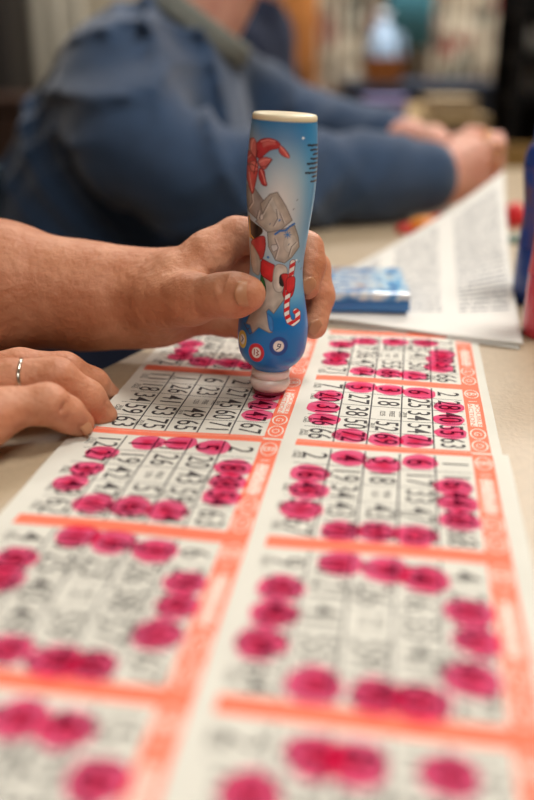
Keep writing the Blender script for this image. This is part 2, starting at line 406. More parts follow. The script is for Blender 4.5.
for pg, L in DAUB.items():
    for (u, v) in L:
        c0 = W(u, v, pg.z0 + .001); rr = .0090 * random.uniform(.93, 1.08); k_ += 1
        dx, dy = c0.x - OX, c0.y - OY; det = AI[0] * AJ[1] - AI[1] * AJ[0]
        ci, cj = (dx * AJ[1] - dy * AJ[0]) / det, (AI[0] * dy - AI[1] * dx) / det
        bm = bmesh.new(); n = 30; L0 = bm.verts.layers.float.new('ink'); rings = []
        cen = bm.verts.new(pg.p(ci, cj, .00018 + k_ * 2e-6)); cen[L0] = .95 + random.uniform(-.1, .1)
        for f_, ink in ((.3, .75), (.62, .42), (.88, .30), (.95, .5), (1., .6)):
            ring = []
            for k in range(n):
                a = 2 * math.pi * k / n; q = f_ * rr * (1 + .035 * math.sin(3 * a + k_) + .025 * math.sin(7 * a + 2 * k_))
                vtx = bm.verts.new(pg.p(ci + q * math.cos(a) / PER, cj + q * math.sin(a) / PER / LR, .00018 + k_ * 2e-6)); vtx[L0] = ink + random.uniform(-.08, .08)
                ring.append(vtx)
            rings.append(ring)
        for k in range(n): bm.faces.new((cen, rings[0][(k + 1) % n], rings[0][k]))
        for a_, b_ in zip(rings, rings[1:]):
            for k in range(n): bm.faces.new((a_[k], a_[(k + 1) % n], b_[(k + 1) % n], b_[k]))
        from_bm('ink_dab', bm, M_daub, pg.e, True)

#SECTION dauber
# ------------------------------------------------------------------ the dauber in the hand
# profile: (height above paper, radius) ; measured widths of the sleeve
BL = .154
BROT = Matrix.Rotation(math.radians(3.0), 4, 'Y') @ Matrix.Rotation(math.radians(-0.5), 4, 'X')
BBASE = Vector((.0014, .4925, .0016))
PROF = [(.0125, .0095), (.0145, .0125), (.017, .0155), (.021, .0182), (.026, .0194), (.033, .0200), (.040, .0198), (.047, .0186), (.054, .0172), (.062, .0156), (.070, .0147),
        (.078, .0150), (.086, .0158), (.094, .0166), (.102, .0175), (.111, .0184), (.120, .0188), (.130, .0188), (.138, .0184), (.145, .0178), (.1512, .0172)]
PROF = [(z + .0026 * (1 - z / .2), r) for r, z in [(r, z) for z, r in PROF]]
pz = np.array([p[0] for p in PROF]); pr = np.array([p[1] for p in PROF])
def rad(z): return np.interp(z, pz, pr)
dauber = tag(empty('dauber', BBASE, BROT.to_euler()), 'upright blue dauber bottle with gift bow and candy cane print, held over the sheet', 'dauber')
# --- printed sleeve: colours are part of the print, laid out round the bottle
def art(u, v):
    """u = around (print px from the middle of the front), v = down from the top (print px)"""
    col = np.zeros(u.shape + (3,))
    def C(r, g, b): return np.array(srgb(r, g, b)[:3])
    def mixc(a, b, t): t = np.clip(t, 0, 1)[..., None]; return a * (1 - t) + b * t
    y = v
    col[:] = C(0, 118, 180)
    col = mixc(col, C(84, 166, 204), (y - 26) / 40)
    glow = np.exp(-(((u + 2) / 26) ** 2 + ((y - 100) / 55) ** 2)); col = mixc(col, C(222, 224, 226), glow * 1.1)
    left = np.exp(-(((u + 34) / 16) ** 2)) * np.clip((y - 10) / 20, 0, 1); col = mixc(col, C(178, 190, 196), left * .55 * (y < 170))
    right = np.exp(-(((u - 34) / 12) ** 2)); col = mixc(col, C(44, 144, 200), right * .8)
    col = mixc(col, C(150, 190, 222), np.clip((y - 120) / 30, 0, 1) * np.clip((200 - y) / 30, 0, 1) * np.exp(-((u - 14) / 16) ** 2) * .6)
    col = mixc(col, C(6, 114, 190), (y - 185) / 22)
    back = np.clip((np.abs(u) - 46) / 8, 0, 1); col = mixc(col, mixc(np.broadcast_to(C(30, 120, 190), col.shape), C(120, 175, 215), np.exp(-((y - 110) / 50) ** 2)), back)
    G, GE, G2 = (172, 165, 156), (96, 92, 94), (146, 141, 138)
    def poly(pts, c, edge=None, ew=1.3):
        nonlocal col
        P = np.array(pts, float)
        for _ in range(0 if c in (G, G2) else 1 if len(P) < 8 else 2):
            N_ = np.roll(P, -1, 0); P = np.stack([P * .78 + N_ * .22, P * .22 + N_ * .78], 1).reshape(-1, 2)
        inside = np.zeros(u.shape, bool); dmin = np.full(u.shape, 1e9)
        x0, y0 = P.min(0) - 4; x1, y1 = P.max(0) + 4
        m = (u > x0) & (u < x1) & (y > y0) & (y < y1)
        if not m.any(): return
        uu, yy = u[m], y[m]; ins = np.zeros(uu.shape, bool); dm = np.full(uu.shape, 1e9)
        for (ax, ay), (bx_, by) in zip(P, np.roll(P, -1, 0)):
            cnd = (ay > yy) != (by > yy); xi = (bx_ - ax) * (yy - ay) / ((by - ay) if by != ay else 1e-9) + ax
            ins ^= cnd & (uu < xi)
            t = np.clip(((uu - ax) * (bx_ - ax) + (yy - ay) * (by - ay)) / max((bx_ - ax) ** 2 + (by - ay) ** 2, 1e-9), 0, 1)
            dm = np.minimum(dm, np.hypot(uu - ax - t * (bx_ - ax), yy - ay - t * (by - ay)))
        sd = np.where(ins, -dm, dm); a = np.clip(.5 - sd / .5, 0, 1); cc = np.broadcast_to(C(*c), (uu.size, 3)) * (1 + .10 * np.sin(uu * .55 + yy * .21 + x0) * np.cos(yy * .33 - uu * .2 + y0))[:, None]; cc = mixc(cc, np.minimum(cc * 1.5, 1), np.clip((dm - 3) / 5, 0, .5))
        if edge is not None: cc = mixc(cc, C(*edge), np.clip(1 - (dm / ew), 0, 1) ** .7)
        col[m] = mixc(col[m], cc, a)
    def stroke(pts, wd_, c):
        nonlocal col
        dm = np.full(u.shape, 1e9)
        for (ax, ay), (bx_, by) in zip(pts, pts[1:]):
            t = np.clip(((u - ax) * (bx_ - ax) + (y - ay) * (by - ay)) / max((bx_ - ax) ** 2 + (by - ay) ** 2, 1e-9), 0, 1)
            dm = np.minimum(dm, np.hypot(u - ax - t * (bx_ - ax), y - ay - t * (by - ay)))
        col = mixc(col, C(*c), np.clip(.5 - (dm - wd_ / 2) / .5, 0, 1)); return dm
    def z1(*p):   # first close-up of the photograph -> print px
        return [((a / 3.807 + 210) - axis(b / 3.807 + 90), b / 3.807 + 90 - 112) for a, b in p]
    def z2(*p): return [((a / 3.807 + 210) - axis(b / 3.807 + 260), b / 3.807 + 260 - 112) for a, b in p]
    axis = lambda yy: np.interp(yy, [118, 169, 221, 247, 331, 390], [286, 282, 281, 279, 272.5, 271])
    poly(z1((136, 380), (175, 385), (212, 430), (205, 520), (180, 500), (150, 480), (138, 440)), G2, GE, 1.2)
    poly(z1((195, 440), (230, 398), (258, 388), (292, 440), (318, 495), (290, 520), (262, 545), (222, 545), (178, 512), (205, 480)), G, GE, 1.2)
    poly(z1((235, 400), (262, 450), (290, 500), (276, 505), (240, 455), (222, 420)), (192, 188, 182), G, 1)
    poly(z1((222, 545), (280, 528), (326, 512), (340, 560), (343, 600), (312, 640), (285, 660), (250, 650), (225, 600)), G, GE, 1.2)
    poly(z1((285, 560), (325, 545), (338, 592), (300, 625), (280, 600)), (196, 192, 186), G, 1)
    poly(z1((232, 592), (262, 585), (265, 605), (242, 622)), (205, 205, 205), GE, 1)
    poly(z1((195, 485), (212, 470), (210, 500), (198, 505)), (210, 208, 204), GE, .8)
    stroke(z1((252, 550), (270, 536), (292, 534), (305, 520), (324, 508)), 2.0, (40, 110, 190))
    for a in range(4):
        q = math.pi * a / 4; stroke(z1((298 - 13 * math.cos(q), 550 - 13 * math.sin(q)), (298 + 13 * math.cos(q), 550 + 13 * math.sin(q))), .8, (60, 130, 200))
    for cx, cy, rr, c in ((267, 495, 6, (60, 120, 190)), (224, 640, 5, (60, 120, 190)), (353, 181, 5, (230, 238, 245)), (330, 650, 4, (230, 238, 245))):
        stroke(z1((cx, cy), (cx + .1, cy)), rr / 2, c)
    # folds of the wrapping and small flakes
    for q in (((205, 480), (222, 440), (236, 412)), ((246, 520), (262, 490), (256, 455)), ((285, 505), (270, 470)), ((250, 640), (262, 600), (250, 566)), ((300, 632), (312, 596), (330, 580)), ((150, 470), (166, 440), (160, 405)), ((184, 500), (190, 468))):
        stroke(z1(*q), .8, (118, 114, 114)); stroke(z1(*[(a_ + 5, b_ + 1) for a_, b_ in q]), .9, (212, 208, 202))
    for q in ((330, 420), (318, 455), (338, 660), (345, 690), (322, 675), (232, 515), (300, 590)): stroke(z1(q, (q[0] + 4, q[1] - 5)), .8, (110, 122, 140))
    # bow
    R, RE, RL = (186, 58, 62), (112, 22, 34), (214, 108, 104)
    poly(z1((172, 218), (196, 192), (228, 185), (256, 192), (272, 210), (262, 226), (232, 232), (210, 252), (190, 275), (176, 262)), R, RE)
    poly(z1((196, 205), (222, 195), (250, 200), (258, 212), (226, 216), (200, 232)), RL, R, 1.5)
    poly(z1((258, 234), (266, 208), (284, 222), (302, 248), (300, 262), (272, 252)), (208, 84, 82), RE)
    poly(z1((150, 232), (152, 200), (168, 190), (180, 206), (180, 250), (172, 290), (156, 270)), RL, RE)
    poly(z1((134, 262), (150, 240), (178, 272), (186, 300), (160, 300), (136, 300)), R, RE)
    poly(z1((180, 275), (206, 258), (240, 264), (222, 292), (208, 312), (188, 300)), RL, RE)
    poly(z1((186, 300), (208, 310), (212, 340), (222, 372), (200, 372), (184, 340)), R, RE)
    poly(z1((136, 300), (165, 300), (186, 310), (180, 345), (168, 418), (152, 392), (138, 350)), (205, 82, 80), RE)
    poly(z1((150, 290), (170, 278), (186, 292), (184, 318), (160, 326), (150, 310)), (226, 118, 112), RE, 1)
    # highlights on the ribbon
    for q in (((196, 204), (222, 194), (248, 198)), ((266, 216), (284, 236), (296, 256)), ((158, 240), (162, 212), (170, 200)), ((188, 284), (208, 272), (228, 268)), ((194, 312), (204, 336), (212, 362)), ((150, 330), (156, 360), (164, 396)), ((142, 280), (156, 262))):
        stroke(z1(*q), 1.1, (238, 150, 142))
    for q in (((182, 240), (176, 286), (168, 330)), ((190, 300), (214, 296), (236, 268)), ((140, 300), (160, 296), (182, 304))): stroke(z1(*q), .8, (112, 22, 34))
    # lower torn paper
    poly(z2((150, 220), (196, 170), (200, 60), (205, 0), (232, 40), (262, 66), (282, 150), (262, 176), (240, 206), (222, 190), (214, 200), (236, 276), (222, 280), (184, 264), (160, 292), (150, 262), (134, 262)), G, GE, 1.2)
    poly(z2((214, 200), (238, 222), (238, 276), (222, 270), (216, 230)), (60, 130, 200), (40, 90, 160), 1)
    for q in ((150, 296), (140, 282)): stroke(z2((q[0] - 12, q[1] - 20), (q[0], q[1]), (q[0] + 8, q[1] - 8)), .9, (50, 70, 110))
    # belt, red cloth, cuff, mitten
    poly(z1((152, 505), (170, 515), (205, 532), (208, 548), (190, 570), (168, 588), (156, 575)), (28, 24, 22), (70, 60, 40), 1)
    stroke(z1((156, 500), (158, 580)), 1.6, (205, 160, 60)); stroke(z1((158, 568), (170, 580)), 1.6, (205, 160, 60))
    poly(z1((158, 590), (196, 562), (216, 560), (218, 600), (206, 650), (185, 660), (165, 620)), R, RE)
    poly(z1((156, 598), (175, 612), (196, 650), (196, 690), (188, 720), (160, 705)), (196, 184, 172), (130, 120, 112), 1.2)
    poly(z1((198, 645), (224, 656), (254, 668), (240, 738), (212, 722), (192, 712)), (206, 44, 50), RE)
    poly(z1((244, 672), (262, 660), (284, 664), (298, 680), (292, 720), (276, 770), (250, 772), (236, 745)), (200, 192, 184), (130, 124, 118), 1.2)
    poly(z1((264, 705), (282, 695), (290, 710), (280, 752), (262, 742)), (36, 30, 32))
    poly(z1((268, 702), (284, 696), (300, 700), (320, 712), (324, 752), (312, 790), (286, 800), (272, 780), (282, 740)), (206, 40, 48), RE)
    poly(z1((196, 700), (214, 740), (214, 790), (200, 800), (190, 760)), (50, 110, 60), (30, 50, 34), 1)
    # candy cane
    cane = z2((316, 10), (308, 60), (298, 110), (290, 160), (288, 205), (296, 234), (312, 244), (328, 234), (330, 208), (322, 198))
    dm = stroke(cane, 6.0, (120, 20, 32)); stroke(cane, 4.8, (232, 230, 228))
    sel = dm < 2.4; st = (np.floor((y + u * .55) / 4.2) % 2 == 0) & sel; col[st] = C(206, 34, 44)
    poly(z2((288, 70), (308, 60), (326, 66), (322, 110), (302, 132), (286, 118)), (206, 40, 48), RE)
    # numbered balls
    for cx, cy, rx, ry, cc in ((258, 328, 36, 38, (20, 74, 150)), (177, 360, 30, 37, (200, 40, 52)), (124, 326, 16, 36, (214, 190, 80))):
        (a0, b0), = z2((cx, cy)); rx /= 3.807; ry /= 3.807
        d = np.hypot((u - a0) / rx, (y - b0) / ry); col = mixc(col, C(*cc), np.clip((1 - d) * 10, 0, 1)); d2 = d / .6
        col = mixc(col, C(236, 234, 228), np.clip((1 - d2) * 6, 0, 1))
    (a0, b0), = z2((258, 330)); stroke([(a0 - 2, b0 + 3), (a0 + 1.5, b0 + .5), (a0 + 2, b0 - 2.4), (a0 - .6, b0 - 2.8), (a0 - 1, b0 - .4), (a0 + 1.4, b0 - .2)], .9, (30, 50, 90))
    (a0, b0), = z2((177, 360)); stroke([(a0 - 2, b0 - 3), (a0 - 2, b0 + 2.5)], .9, (150, 30, 40)); stroke([(a0 + .2, b0 - 3), (a0 + 2, b0 - 1.6), (a0 + .2, b0), (a0 + 2.2, b0 + 1.6), (a0 + .2, b0 + 3)], .9, (150, 30, 40))
    (a0, b0), = z2((124, 326)); stroke([(a0 - 1, b0 - 3), (a0 + .6, b0 - 1), (a0 - .8, b0 + 3)], .8, (40, 60, 110))
    # small print block
    rr = random.Random(5)
    for k in range(9):
        yy = 210 + k * 17.5; x = 420; n = [10, 8, 6, 8, 11, 9, 12, 7, 8][k]
        for q in range(n):
            ww = rr.uniform(2.5, 4.2); yy2 = yy + rr.uniform(-.8, .8)
            s1 = z1((x, yy2), (x - ww, yy2 + rr.uniform(-2, 2))); stroke(s1, 2.0, (16, 26, 44)); x -= ww + 1.6
    return col
PXM = 1 / 1790.0
nz_, nf = 620, 560
zz = np.linspace(PROF[0][0], PROF[-1][0], nz_)
# denser columns on the printed front (which faces -Y)
pf = np.concatenate([np.linspace(-math.pi, -1.75, 60, endpoint=False), np.linspace(-1.75, 1.75, nf - 120, endpoint=False), np.linspace(1.75, math.pi, 60, endpoint=False)])
rz = rad(zz)
k5 = np.ones(25) / 25; rz = np.convolve(np.pad(rz, 12, mode='edge'), k5, 'valid')
RX, AN = np.meshgrid(rz, pf, indexing='ij'); ZZ = np.broadcast_to(zz[:, None], RX.shape)
P = np.stack([RX * np.sin(AN), -RX * np.cos(AN), ZZ], -1)
# where each print point sits: v from the top in print px, u = sideways offset across the front, wrapped on round the back
_zs = np.linspace(.012, .157, 30); _v = []; _s = []
for z_ in _zs:
    q = BBASE + (BROT @ Vector((0, -float(rad(z_)), z_))); zc = q.y * math.cos(TH) + (H - q.z) * math.sin(TH)
    _v.append(400 + F * ((H - q.z) * math.cos(TH) - q.y * math.sin(TH)) / zc - 112); _s.append(F / (zc + float(rad(z_)) * .93))
vt = np.interp(ZZ, _zs, _v); scl = np.interp(ZZ, _zs, _s)
uf = np.where(np.abs(AN) < math.pi / 2, RX * np.sin(AN), np.sign(AN) * RX * (1 + (np.abs(AN) - math.pi / 2))) * scl
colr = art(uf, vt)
I = np.arange(nz_ * nf).reshape(nz_, nf)
A = I[:-1]; B = I[1:]
Q = np.stack([A, np.roll(A, -1, 1), np.roll(B, -1, 1), B], -1).reshape(-1, 4)
M_sleeve = bpy.data.materials.new('printed_sleeve'); M_sleeve.use_nodes = True
nt = M_sleeve.node_tree; b = nt.nodes['Principled BSDF']; at = nt.nodes.new('ShaderNodeAttribute'); at.attribute_name = 'print'
nt.links.new(at.outputs['Color'], b.inputs['Base Color']); b.inputs['Roughness'].default_value = .34; b.inputs['Specular IOR Level'].default_value = .3; b.inputs['Coat Weight'].default_value = .35; b.inputs['Coat Roughness'].default_value = .06
nn = nt.nodes.new('ShaderNodeTexNoise'); nn.inputs['Scale'].default_value = 110; bp = nt.nodes.new('ShaderNodeBump'); bp.inputs['Distance'].default_value = .0003; bp.inputs['Strength'].default_value = .5
tc = nt.nodes.new('ShaderNodeTexCoord'); nt.links.new(tc.outputs['Object'], nn.inputs['Vector']); nt.links.new(nn.outputs['Fac'], bp.inputs['Height']); nt.links.new(bp.outputs[0], b.inputs['Normal'])
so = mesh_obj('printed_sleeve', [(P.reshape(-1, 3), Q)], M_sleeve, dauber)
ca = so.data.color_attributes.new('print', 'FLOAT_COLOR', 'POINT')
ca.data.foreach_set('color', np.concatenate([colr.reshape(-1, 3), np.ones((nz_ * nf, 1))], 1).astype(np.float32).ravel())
M_cream = mat('cream_plastic', srgb(240, 228, 196), .35, sss=.05, coat=.2)
M_neck = mat('white_plastic', srgb(232, 214, 206), .35, sss=.1, coat=.2)
M_sponge = mat('ink_soaked_sponge', srgb(130, 30, 60), .7, bump=.0003, bscale=800)
lathe('bottle_end', [(.0165, .1505), (.0171, .1522), (.0172, .1534), (.0169, .1545), (.0162, .1552), (.0145, .1555), (.006, .1551), (.001, .1551)], M_cream, dauber, 72)
lathe('neck', [(.0098, .0158), (.0108, .0150), (.0110, .0135), (.0111, .0108), (.0099, .0100), (.0099, .0093), (.0114, .0087), (.0116, .0064), (.0112, .0046), (.0102, .0030), (.0092, .0020)][::-1], M_neck, dauber, 64)
lathe('sponge_tip', [(.004, .0000), (.0088, .0000), (.0094, .0008), (.0092, .0022)], M_sponge, dauber, 48)

#SECTION person
# ------------------------------------------------------------------ the player: forearms, hands, lap
Yb = BBASE.y
def bottle_sdf(f):
    Ri = (BROT.to_3x3()).transposed(); x, y, z = f.X - BBASE.x, f.Y - BBASE.y, f.Z - BBASE.z
    lx = Ri[0][0] * x + Ri[0][1] * y + Ri[0][2] * z; ly = Ri[1][0] * x + Ri[1][1] * y + Ri[1][2] * z; lz = Ri[2][0] * x + Ri[2][1] * y + Ri[2][2] * z
    return np.sqrt(lx * lx + ly * ly) - np.interp(lz, pz, pr).astype(np.float32)
player = tag(empty('person', (0, 0, FLOOR)), 'person with bare forearms, one hand gripping the dauber, ringed hand resting on the table', 'person')
def vv(p): return np.array(p, float)
f = Field((-.36, .40, -.005), (.048, .66, .150), .0012)
k = .007
def PT(u, v, dy): return vv(D(u, v, Yb + dy))
wrist = PT(150, 292, .050)
arm = f.chain([(PT(-330, 266, .07), .047), (PT(-150, 276, .07), .043), (PT(0, 288, .066), .0385), (PT(85, 296, .058), .0300), (PT(125, 298, .054), .0248), (PT(158, 298, .048), .0215)], .02)
palm = smin(f.cone(PT(158, 290, .052), PT(212, 256, .040), .0180, .0112), f.cone(PT(160, 298, .056), PT(205, 272, .052), .0185, .0130), .012)
palm = smin(palm, f.cone(PT(162, 306, .055), PT(198, 292, .058), .0165, .0135), .012)
palm = smin(palm, f.cone(PT(165, 312, .050), PT(200, 312, .056), .0145, .0120), .012)
hand = smin(arm, palm, .022)
# thenar and thumb
th1 = PT(160, 302, .024); th2 = PT(192, 299, .004); th3 = PT(222, 295, -.012); th4 = PT(248, 294, -.0255)
thumb = f.chain([(th1, .0175), (th2, .0142), (th3, .0110), (PT(236, 295, -.019), .0113), (th4, .0095)], .006)
hand = smin(hand, thumb, .014)
# skin web from thumb to index
hand = smin(hand, f.cone(PT(180, 275, .030), PT(206, 262, .030), .0125, .0085), .014)
ix = f.chain([(PT(208, 251, .040), .0118), (PT(236, 236, .046), .0108), (PT(262, 236, .046), .0102), (PT(292, 240, .034), .0090), (PT(307, 248, .0225), .0086), (PT(310, 264, .016), .0084), (PT(307, 286, .0085), .0072)], .004)
mid = f.chain([(PT(208, 265, .052), .0120), (PT(262, 262, .060), .0105), (PT(300, 262, .050), .0096), (PT(314, 268, .036), .0090), (PT(319, 296, .028), .0086), (PT(314, 326, .0185), .0074)], .004)
rng_ = f.chain([(PT(200, 292, .060), .0118), (PT(240, 306, .066), .0102), (PT(272, 306, .052), .0092), (PT(286, 318, .038), .0078)], .004)
pky = f.chain([(PT(198, 312, .056), .0105), (PT(225, 322, .052), .0088), (PT(246, 327, .044), .0080), (PT(262, 332, .036), .0068)], .004)
fing = np.minimum(np.minimum(ix, mid), np.minimum(rng_, pky)); fing = smin(fing, np.minimum(ix, mid), .0015)
hand = smin(hand, fing, .009)
# creases: thumb joints, wrist, knuckle folds, nail beds
def groove(a, b, r, V): return smax(V, -f.cone(a, b, r, r), .0022)
for du, rr in ((215, .0010), (219, .0012), (224, .0010)):
    hand = groove(PT(du, 271, -.020), PT(du + 4, 290, -.0262), rr, hand)
hand = groove(PT(172, 318, .022), PT(205, 318, .012), .0010, hand)
hand = groove(PT(158, 272, .026), PT(150, 306, .024), .0011, hand); hand = groove(PT(166, 276, .018), PT(160, 300, .012), .0008, hand)
hand = smax(hand, -(bottle_sdf(f) - .0003), .0012)
partA = f.mesh(hand)
del hand, thumb, palm, arm, fing, ix, mid, rng_, pky
# --- near hand, palm down on the table
g = Field((-.40, .30, -.004), (-.060, .52, .115), .0012)
def Q_(u, v, z): return vv(W(u, v, z))
f = g
arm2 = f.chain([(vv((-.44, .33, .060)), .042), (vv((-.34, .365, .052)), .036), (vv((-.285, .385, .046)), .0285), (vv((-.262, .392, .042)), .0255)], .02)
pal = smin(f.cone(vv((-.262, .385, .040)), vv((-.185, .405, .030)), .0200, .0135), f.cone(vv((-.262, .400, .042)), vv((-.183, .430, .037)), .0200, .0135), .015)
pal = smin(pal, f.cone(vv((-.262, .405, .040)), vv((-.185, .452, .040)), .0190, .0135), .015)
hand = smin(arm2, pal, .02)
def FG(*a): return f.chain([(vv(D(u, v, Y)), r) for u, v, Y, r in a], .004)
pk = FG((-30, 412, .405, .0112), (8, 408, .412, .0100), (47, 404, .418, .0102), (66, 414, .424, .0090), (80, 424, .431, .0075))
rg = FG((-34, 388, .432, .0125), (10, 380, .436, .0106), (55, 379, .440, .0112), (86, 399, .447, .0100), (103, 417, .452, .0080))
md = FG((-30, 378, .462, .0125), (20, 368, .468, .0106), (64, 372, .474, .0108), (92, 385, .482, .0096), (108, 397, .492, .0078))
th = f.chain([(vv((-.240, .385, .032)), .0190), (vv((-.190, .392, .020)), .0155), (vv(D(-14, 428, .396)), .0100)], .01)
thb = f.chain([(vv((-.250, .425, .034)), .0165), (vv((-.215, .468, .024)), .0125), (vv((-.190, .492, .015)), .0108), (vv((-.165, .505, .011)), .0092)], .005)
fg = np.minimum(np.minimum(pk, rg), md); fg = np.minimum(fg, smin(pk, rg, .0012)); fg = np.minimum(fg, smin(rg, md, .0012))
hand = smin(hand, fg, .010)
hand = smin(smin(hand, th, .016), thb, .014)
for (a, b) in (((44, 388, .405), (52, 404, .402)), ((48, 388, .405), (57, 404, .402)), ((50, 366, .430), (58, 378, .424)), ((56, 367, .430), (64, 379, .424)), ((66, 404, .414), (60, 410, .412))):
    hand = groove(vv(D(*a)), vv(D(*b)), .0009, hand)
hand = smax(hand, -(f.Z + 0 * f.X - .0006), .0015)
partB = f.mesh(hand)
# --- upper arms and head, mostly outside the frame
g2 = Field((-.95, .10, -.10), (-.28, .75, .70), .008)
far = g2.chain([(vv(PT(-330, 262, .07)), .047), (vv((-.50, .60, .02)), .052), (vv((-.66, .58, .22)), .06)], .03)
near = g2.chain([(vv((-.44, .33, .060)), .042), (vv((-.56, .30, .04)), .050), (vv((-.68, .26, .22)), .06)], .03)
arms = smin(far, near, .01)
neck = g2.cone(vv((-.76, .42, .34)), vv((-.73, .42, .50)), .06, .058)
head = g2.ball(vv((-.71, .42, .585)), .1, (1.0, .78, 1.12)); head = smin(head, g2.ball(vv((-.665, .42, .53)), .055, (1, .8, .9)), .04)
head = smin(head, g2.cone(vv((-.605, .42, .60)), vv((-.59, .42, .565)), .008, .014), .015)
for s in (-1, 1):
    head = smax(head, -g2.ball(vv((-.612, .42 + s * .032, .603)), .014), .015); head = smin(head, g2.ball(vv((-.622, .42 + s * .032, .602)), .012), .004)
    head = smin(head, g2.ball(vv((-.715, .42 + s * .082, .58)), .026, (.7, .35, 1.1)), .008)
    head = smin(head, g2.cone(vv((-.612, .42 - s * .018, .528)), vv((-.612, .42, .527)), .007, .008), .006)
hd = smin(neck, head, .03)
upper_skin = np.minimum(arms, hd)
partC = g2.mesh(upper_skin)
off = np.array([0, 0, FLOOR])
player_body = mesh_obj('body', [(P_ - off, Q2) for P_, Q2 in (partA, partB, partC)], M_skin, player)
# clothes
g3 = Field((-1.05, .05, -.34), (-.42, .80, .50), .010)
tor = g3.cone(vv((-.78, .42, -.22)), vv((-.78, .42, .26)), .155, .150)
tor = smin(tor, g3.cone(vv((-.76, .27, .27)), vv((-.76, .57, .27)), .07, .07), .08)
sl = smin(g3.cone(vv((-.74, .58, .27)), vv((-.58, .59, .10)), .075, .064), g3.cone(vv((-.74, .26, .27)), vv((-.60, .29, .10)), .075, .064), .01)
tor = smin(tor, sl, .05)
mesh_obj('shirt', [(lambda m_: (m_[0] - off, m_[1]))(g3.mesh(tor))], M_navy, player)
g4 = Field((-1.0, .15, FLOOR - .01), (.02, .80, -.06), .010)
leg = None
for s, yy in ((1, .56), (0, .30)):
    # the lap shows past the table edge; shin goes down to the shoe
    a = vv((-.80, yy * .4 + .42 * .6, -.22)); kn = vv((-.22, yy + .06 * s, -.13)) if s else vv((-.32, yy, -.14)); an = vv((-.30, yy, FLOOR + .09))
    c = g4.chain([(a, .095), (kn, .068), (an, .050)], .03); leg = c if leg is None else smin(leg, c, .03)
mesh_obj('jeans', [(lambda m_: (m_[0] - off, m_[1]))(g4.mesh(leg))], M_jeans, player)
M_shoe = mat('shoe', srgb(40, 36, 34), .6)
for yy in (.56, .30):
    g5 = Field((-.40, yy - .07, FLOOR - .01), (-.08, yy + .07, FLOOR + .14), .008)
    s_ = smin(g5.cone(vv((-.31, yy, FLOOR + .05)), vv((-.15, yy, FLOOR + .038)), .048, .036), g5.cone(vv((-.30, yy, FLOOR + .05)), vv((-.30, yy, FLOOR + .10)), .045, .042), .03)
    s_ = smax(s_, -(g5.Z - FLOOR + 0 * g5.X + 0 * g5.Y - .002), .004)
    mesh_obj('shoe', [(lambda m_: (m_[0] - off, m_[1]))(g5.mesh(s_))], M_shoe, player)
g6 = Field((-.86, .30, .50), (-.58, .54, .74), .006)
hr = g6.ball(vv((-.722, .42, .60)), .106, (1.0, .80, 1.12)); hr = smax(hr, -g6.ball(vv((-.60, .42, .55)), .105), .01)
mesh_obj('hair', [(lambda m_: (m_[0] - off, m_[1]))(g6.mesh(hr))], M_hair, player)

def nail(c, nrm, along, L, wd_, parent, off, curve=.5):
    """curved nail plate centred at c, facing nrm, pointing along"""
    n = Vector(nrm).normalized(); a = (Vector(along) - n * Vector(along).dot(n)).normalized(); s = n.cross(a)
    bm = bmesh.new(); N = 9; rows = []
    for i in range(N):
        t = i / (N - 1); row = []
        for j in range(N):
            q = (j / (N - 1) - .5) * 2
            half = wd_ / 2 * (1 - .12 * abs(t - .5) * 2) * (math.sqrt(max(0, 1 - ((.18 - t) / .18) ** 2)) if t < .18 else 1) ** .5 if t > 0 else wd_ * .28
            ext = L * (t - .5) - (L * .10 * q * q if t > .8 else 0) + (L * .12 * q * q if t < .2 else 0)
            row.append(bm.verts.new(Vector(c) - Vector(off) + a * ext + s * (q * half) - n * (curve * wd_ * .5 * q * q * .55) - n * (.0008 * (t - .4) ** 2 * 4)))
        rows.append(row)
    for i in range(N - 1):
        for j in range(N - 1): bm.faces.new((rows[i][j], rows[i + 1][j], rows[i + 1][j + 1], rows[i][j + 1]))
    o = from_bm('nail', bm, M_nail, parent, True)
    md_ = o.modifiers.new('thickness', 'SOLIDIFY'); md_.thickness = .0006; md_.offset = 0
    return o
OF = (0, 0, FLOOR)
def camdir(p): return (Vector((0, 0, H)) - Vector(p)).normalized()
# thumb nail, faces the viewer and a little up
c = Vector(PT(243.5, 293.5, -.0348)); nail(c, camdir(c) + Vector((.16, 0, .06)), Vector(PT(256, 294, 0)) - Vector(PT(236, 294, 0)), .0098, .0136, player, OF)
c = Vector(PT(309.5, 286, .0002)); nail(c, Vector((.35, -1, -.05)), Vector(PT(307, 297, 0)) - Vector(PT(311, 277, 0)), .0105, .0085, player, OF)
c = Vector(PT(316, 328, .0100)); nail(c, Vector((.45, -1, -.05)), Vector(PT(311, 336, 0)) - Vector(PT(318, 317, 0)), .0105, .0085, player, OF)
c = vv(D(87, 425, .4235)); nail(c, Vector((.75, -.35, .55)), Vector((.35, .12, -1)), .0090, .0080, player, OF)
c = vv(D(111, 412, .4495)); nail(c, Vector((.95, .0, .30)), Vector((.35, .12, -1)), .0090, .0085, player, OF)
c = vv(D(116.5, 397, .489)); nail(c, Vector((.85, .0, .5)), Vector((.5, .12, -1)), .0085, .0080, player, OF)
# wedding ring
rc = Vector(D(22, 381, .437)); ax = (Vector(D(50, 379, .440)) - Vector(D(-10, 382, .435))).normalized()
u1 = ax.cross(Vector((0, 0, 1))).normalized(); u2 = ax.cross(u1)
ringo = tube('ring', [rc + (u1 * math.cos(a) + u2 * math.sin(a)) * .0112 + ax * .0006 * math.sin(3 * a) for a in [2 * math.pi * q / 40 for q in range(40)]], .00105, M_silver, None, True)
tag(ringo, 'thin silver ring on a finger of the hand resting on the table', 'ring')

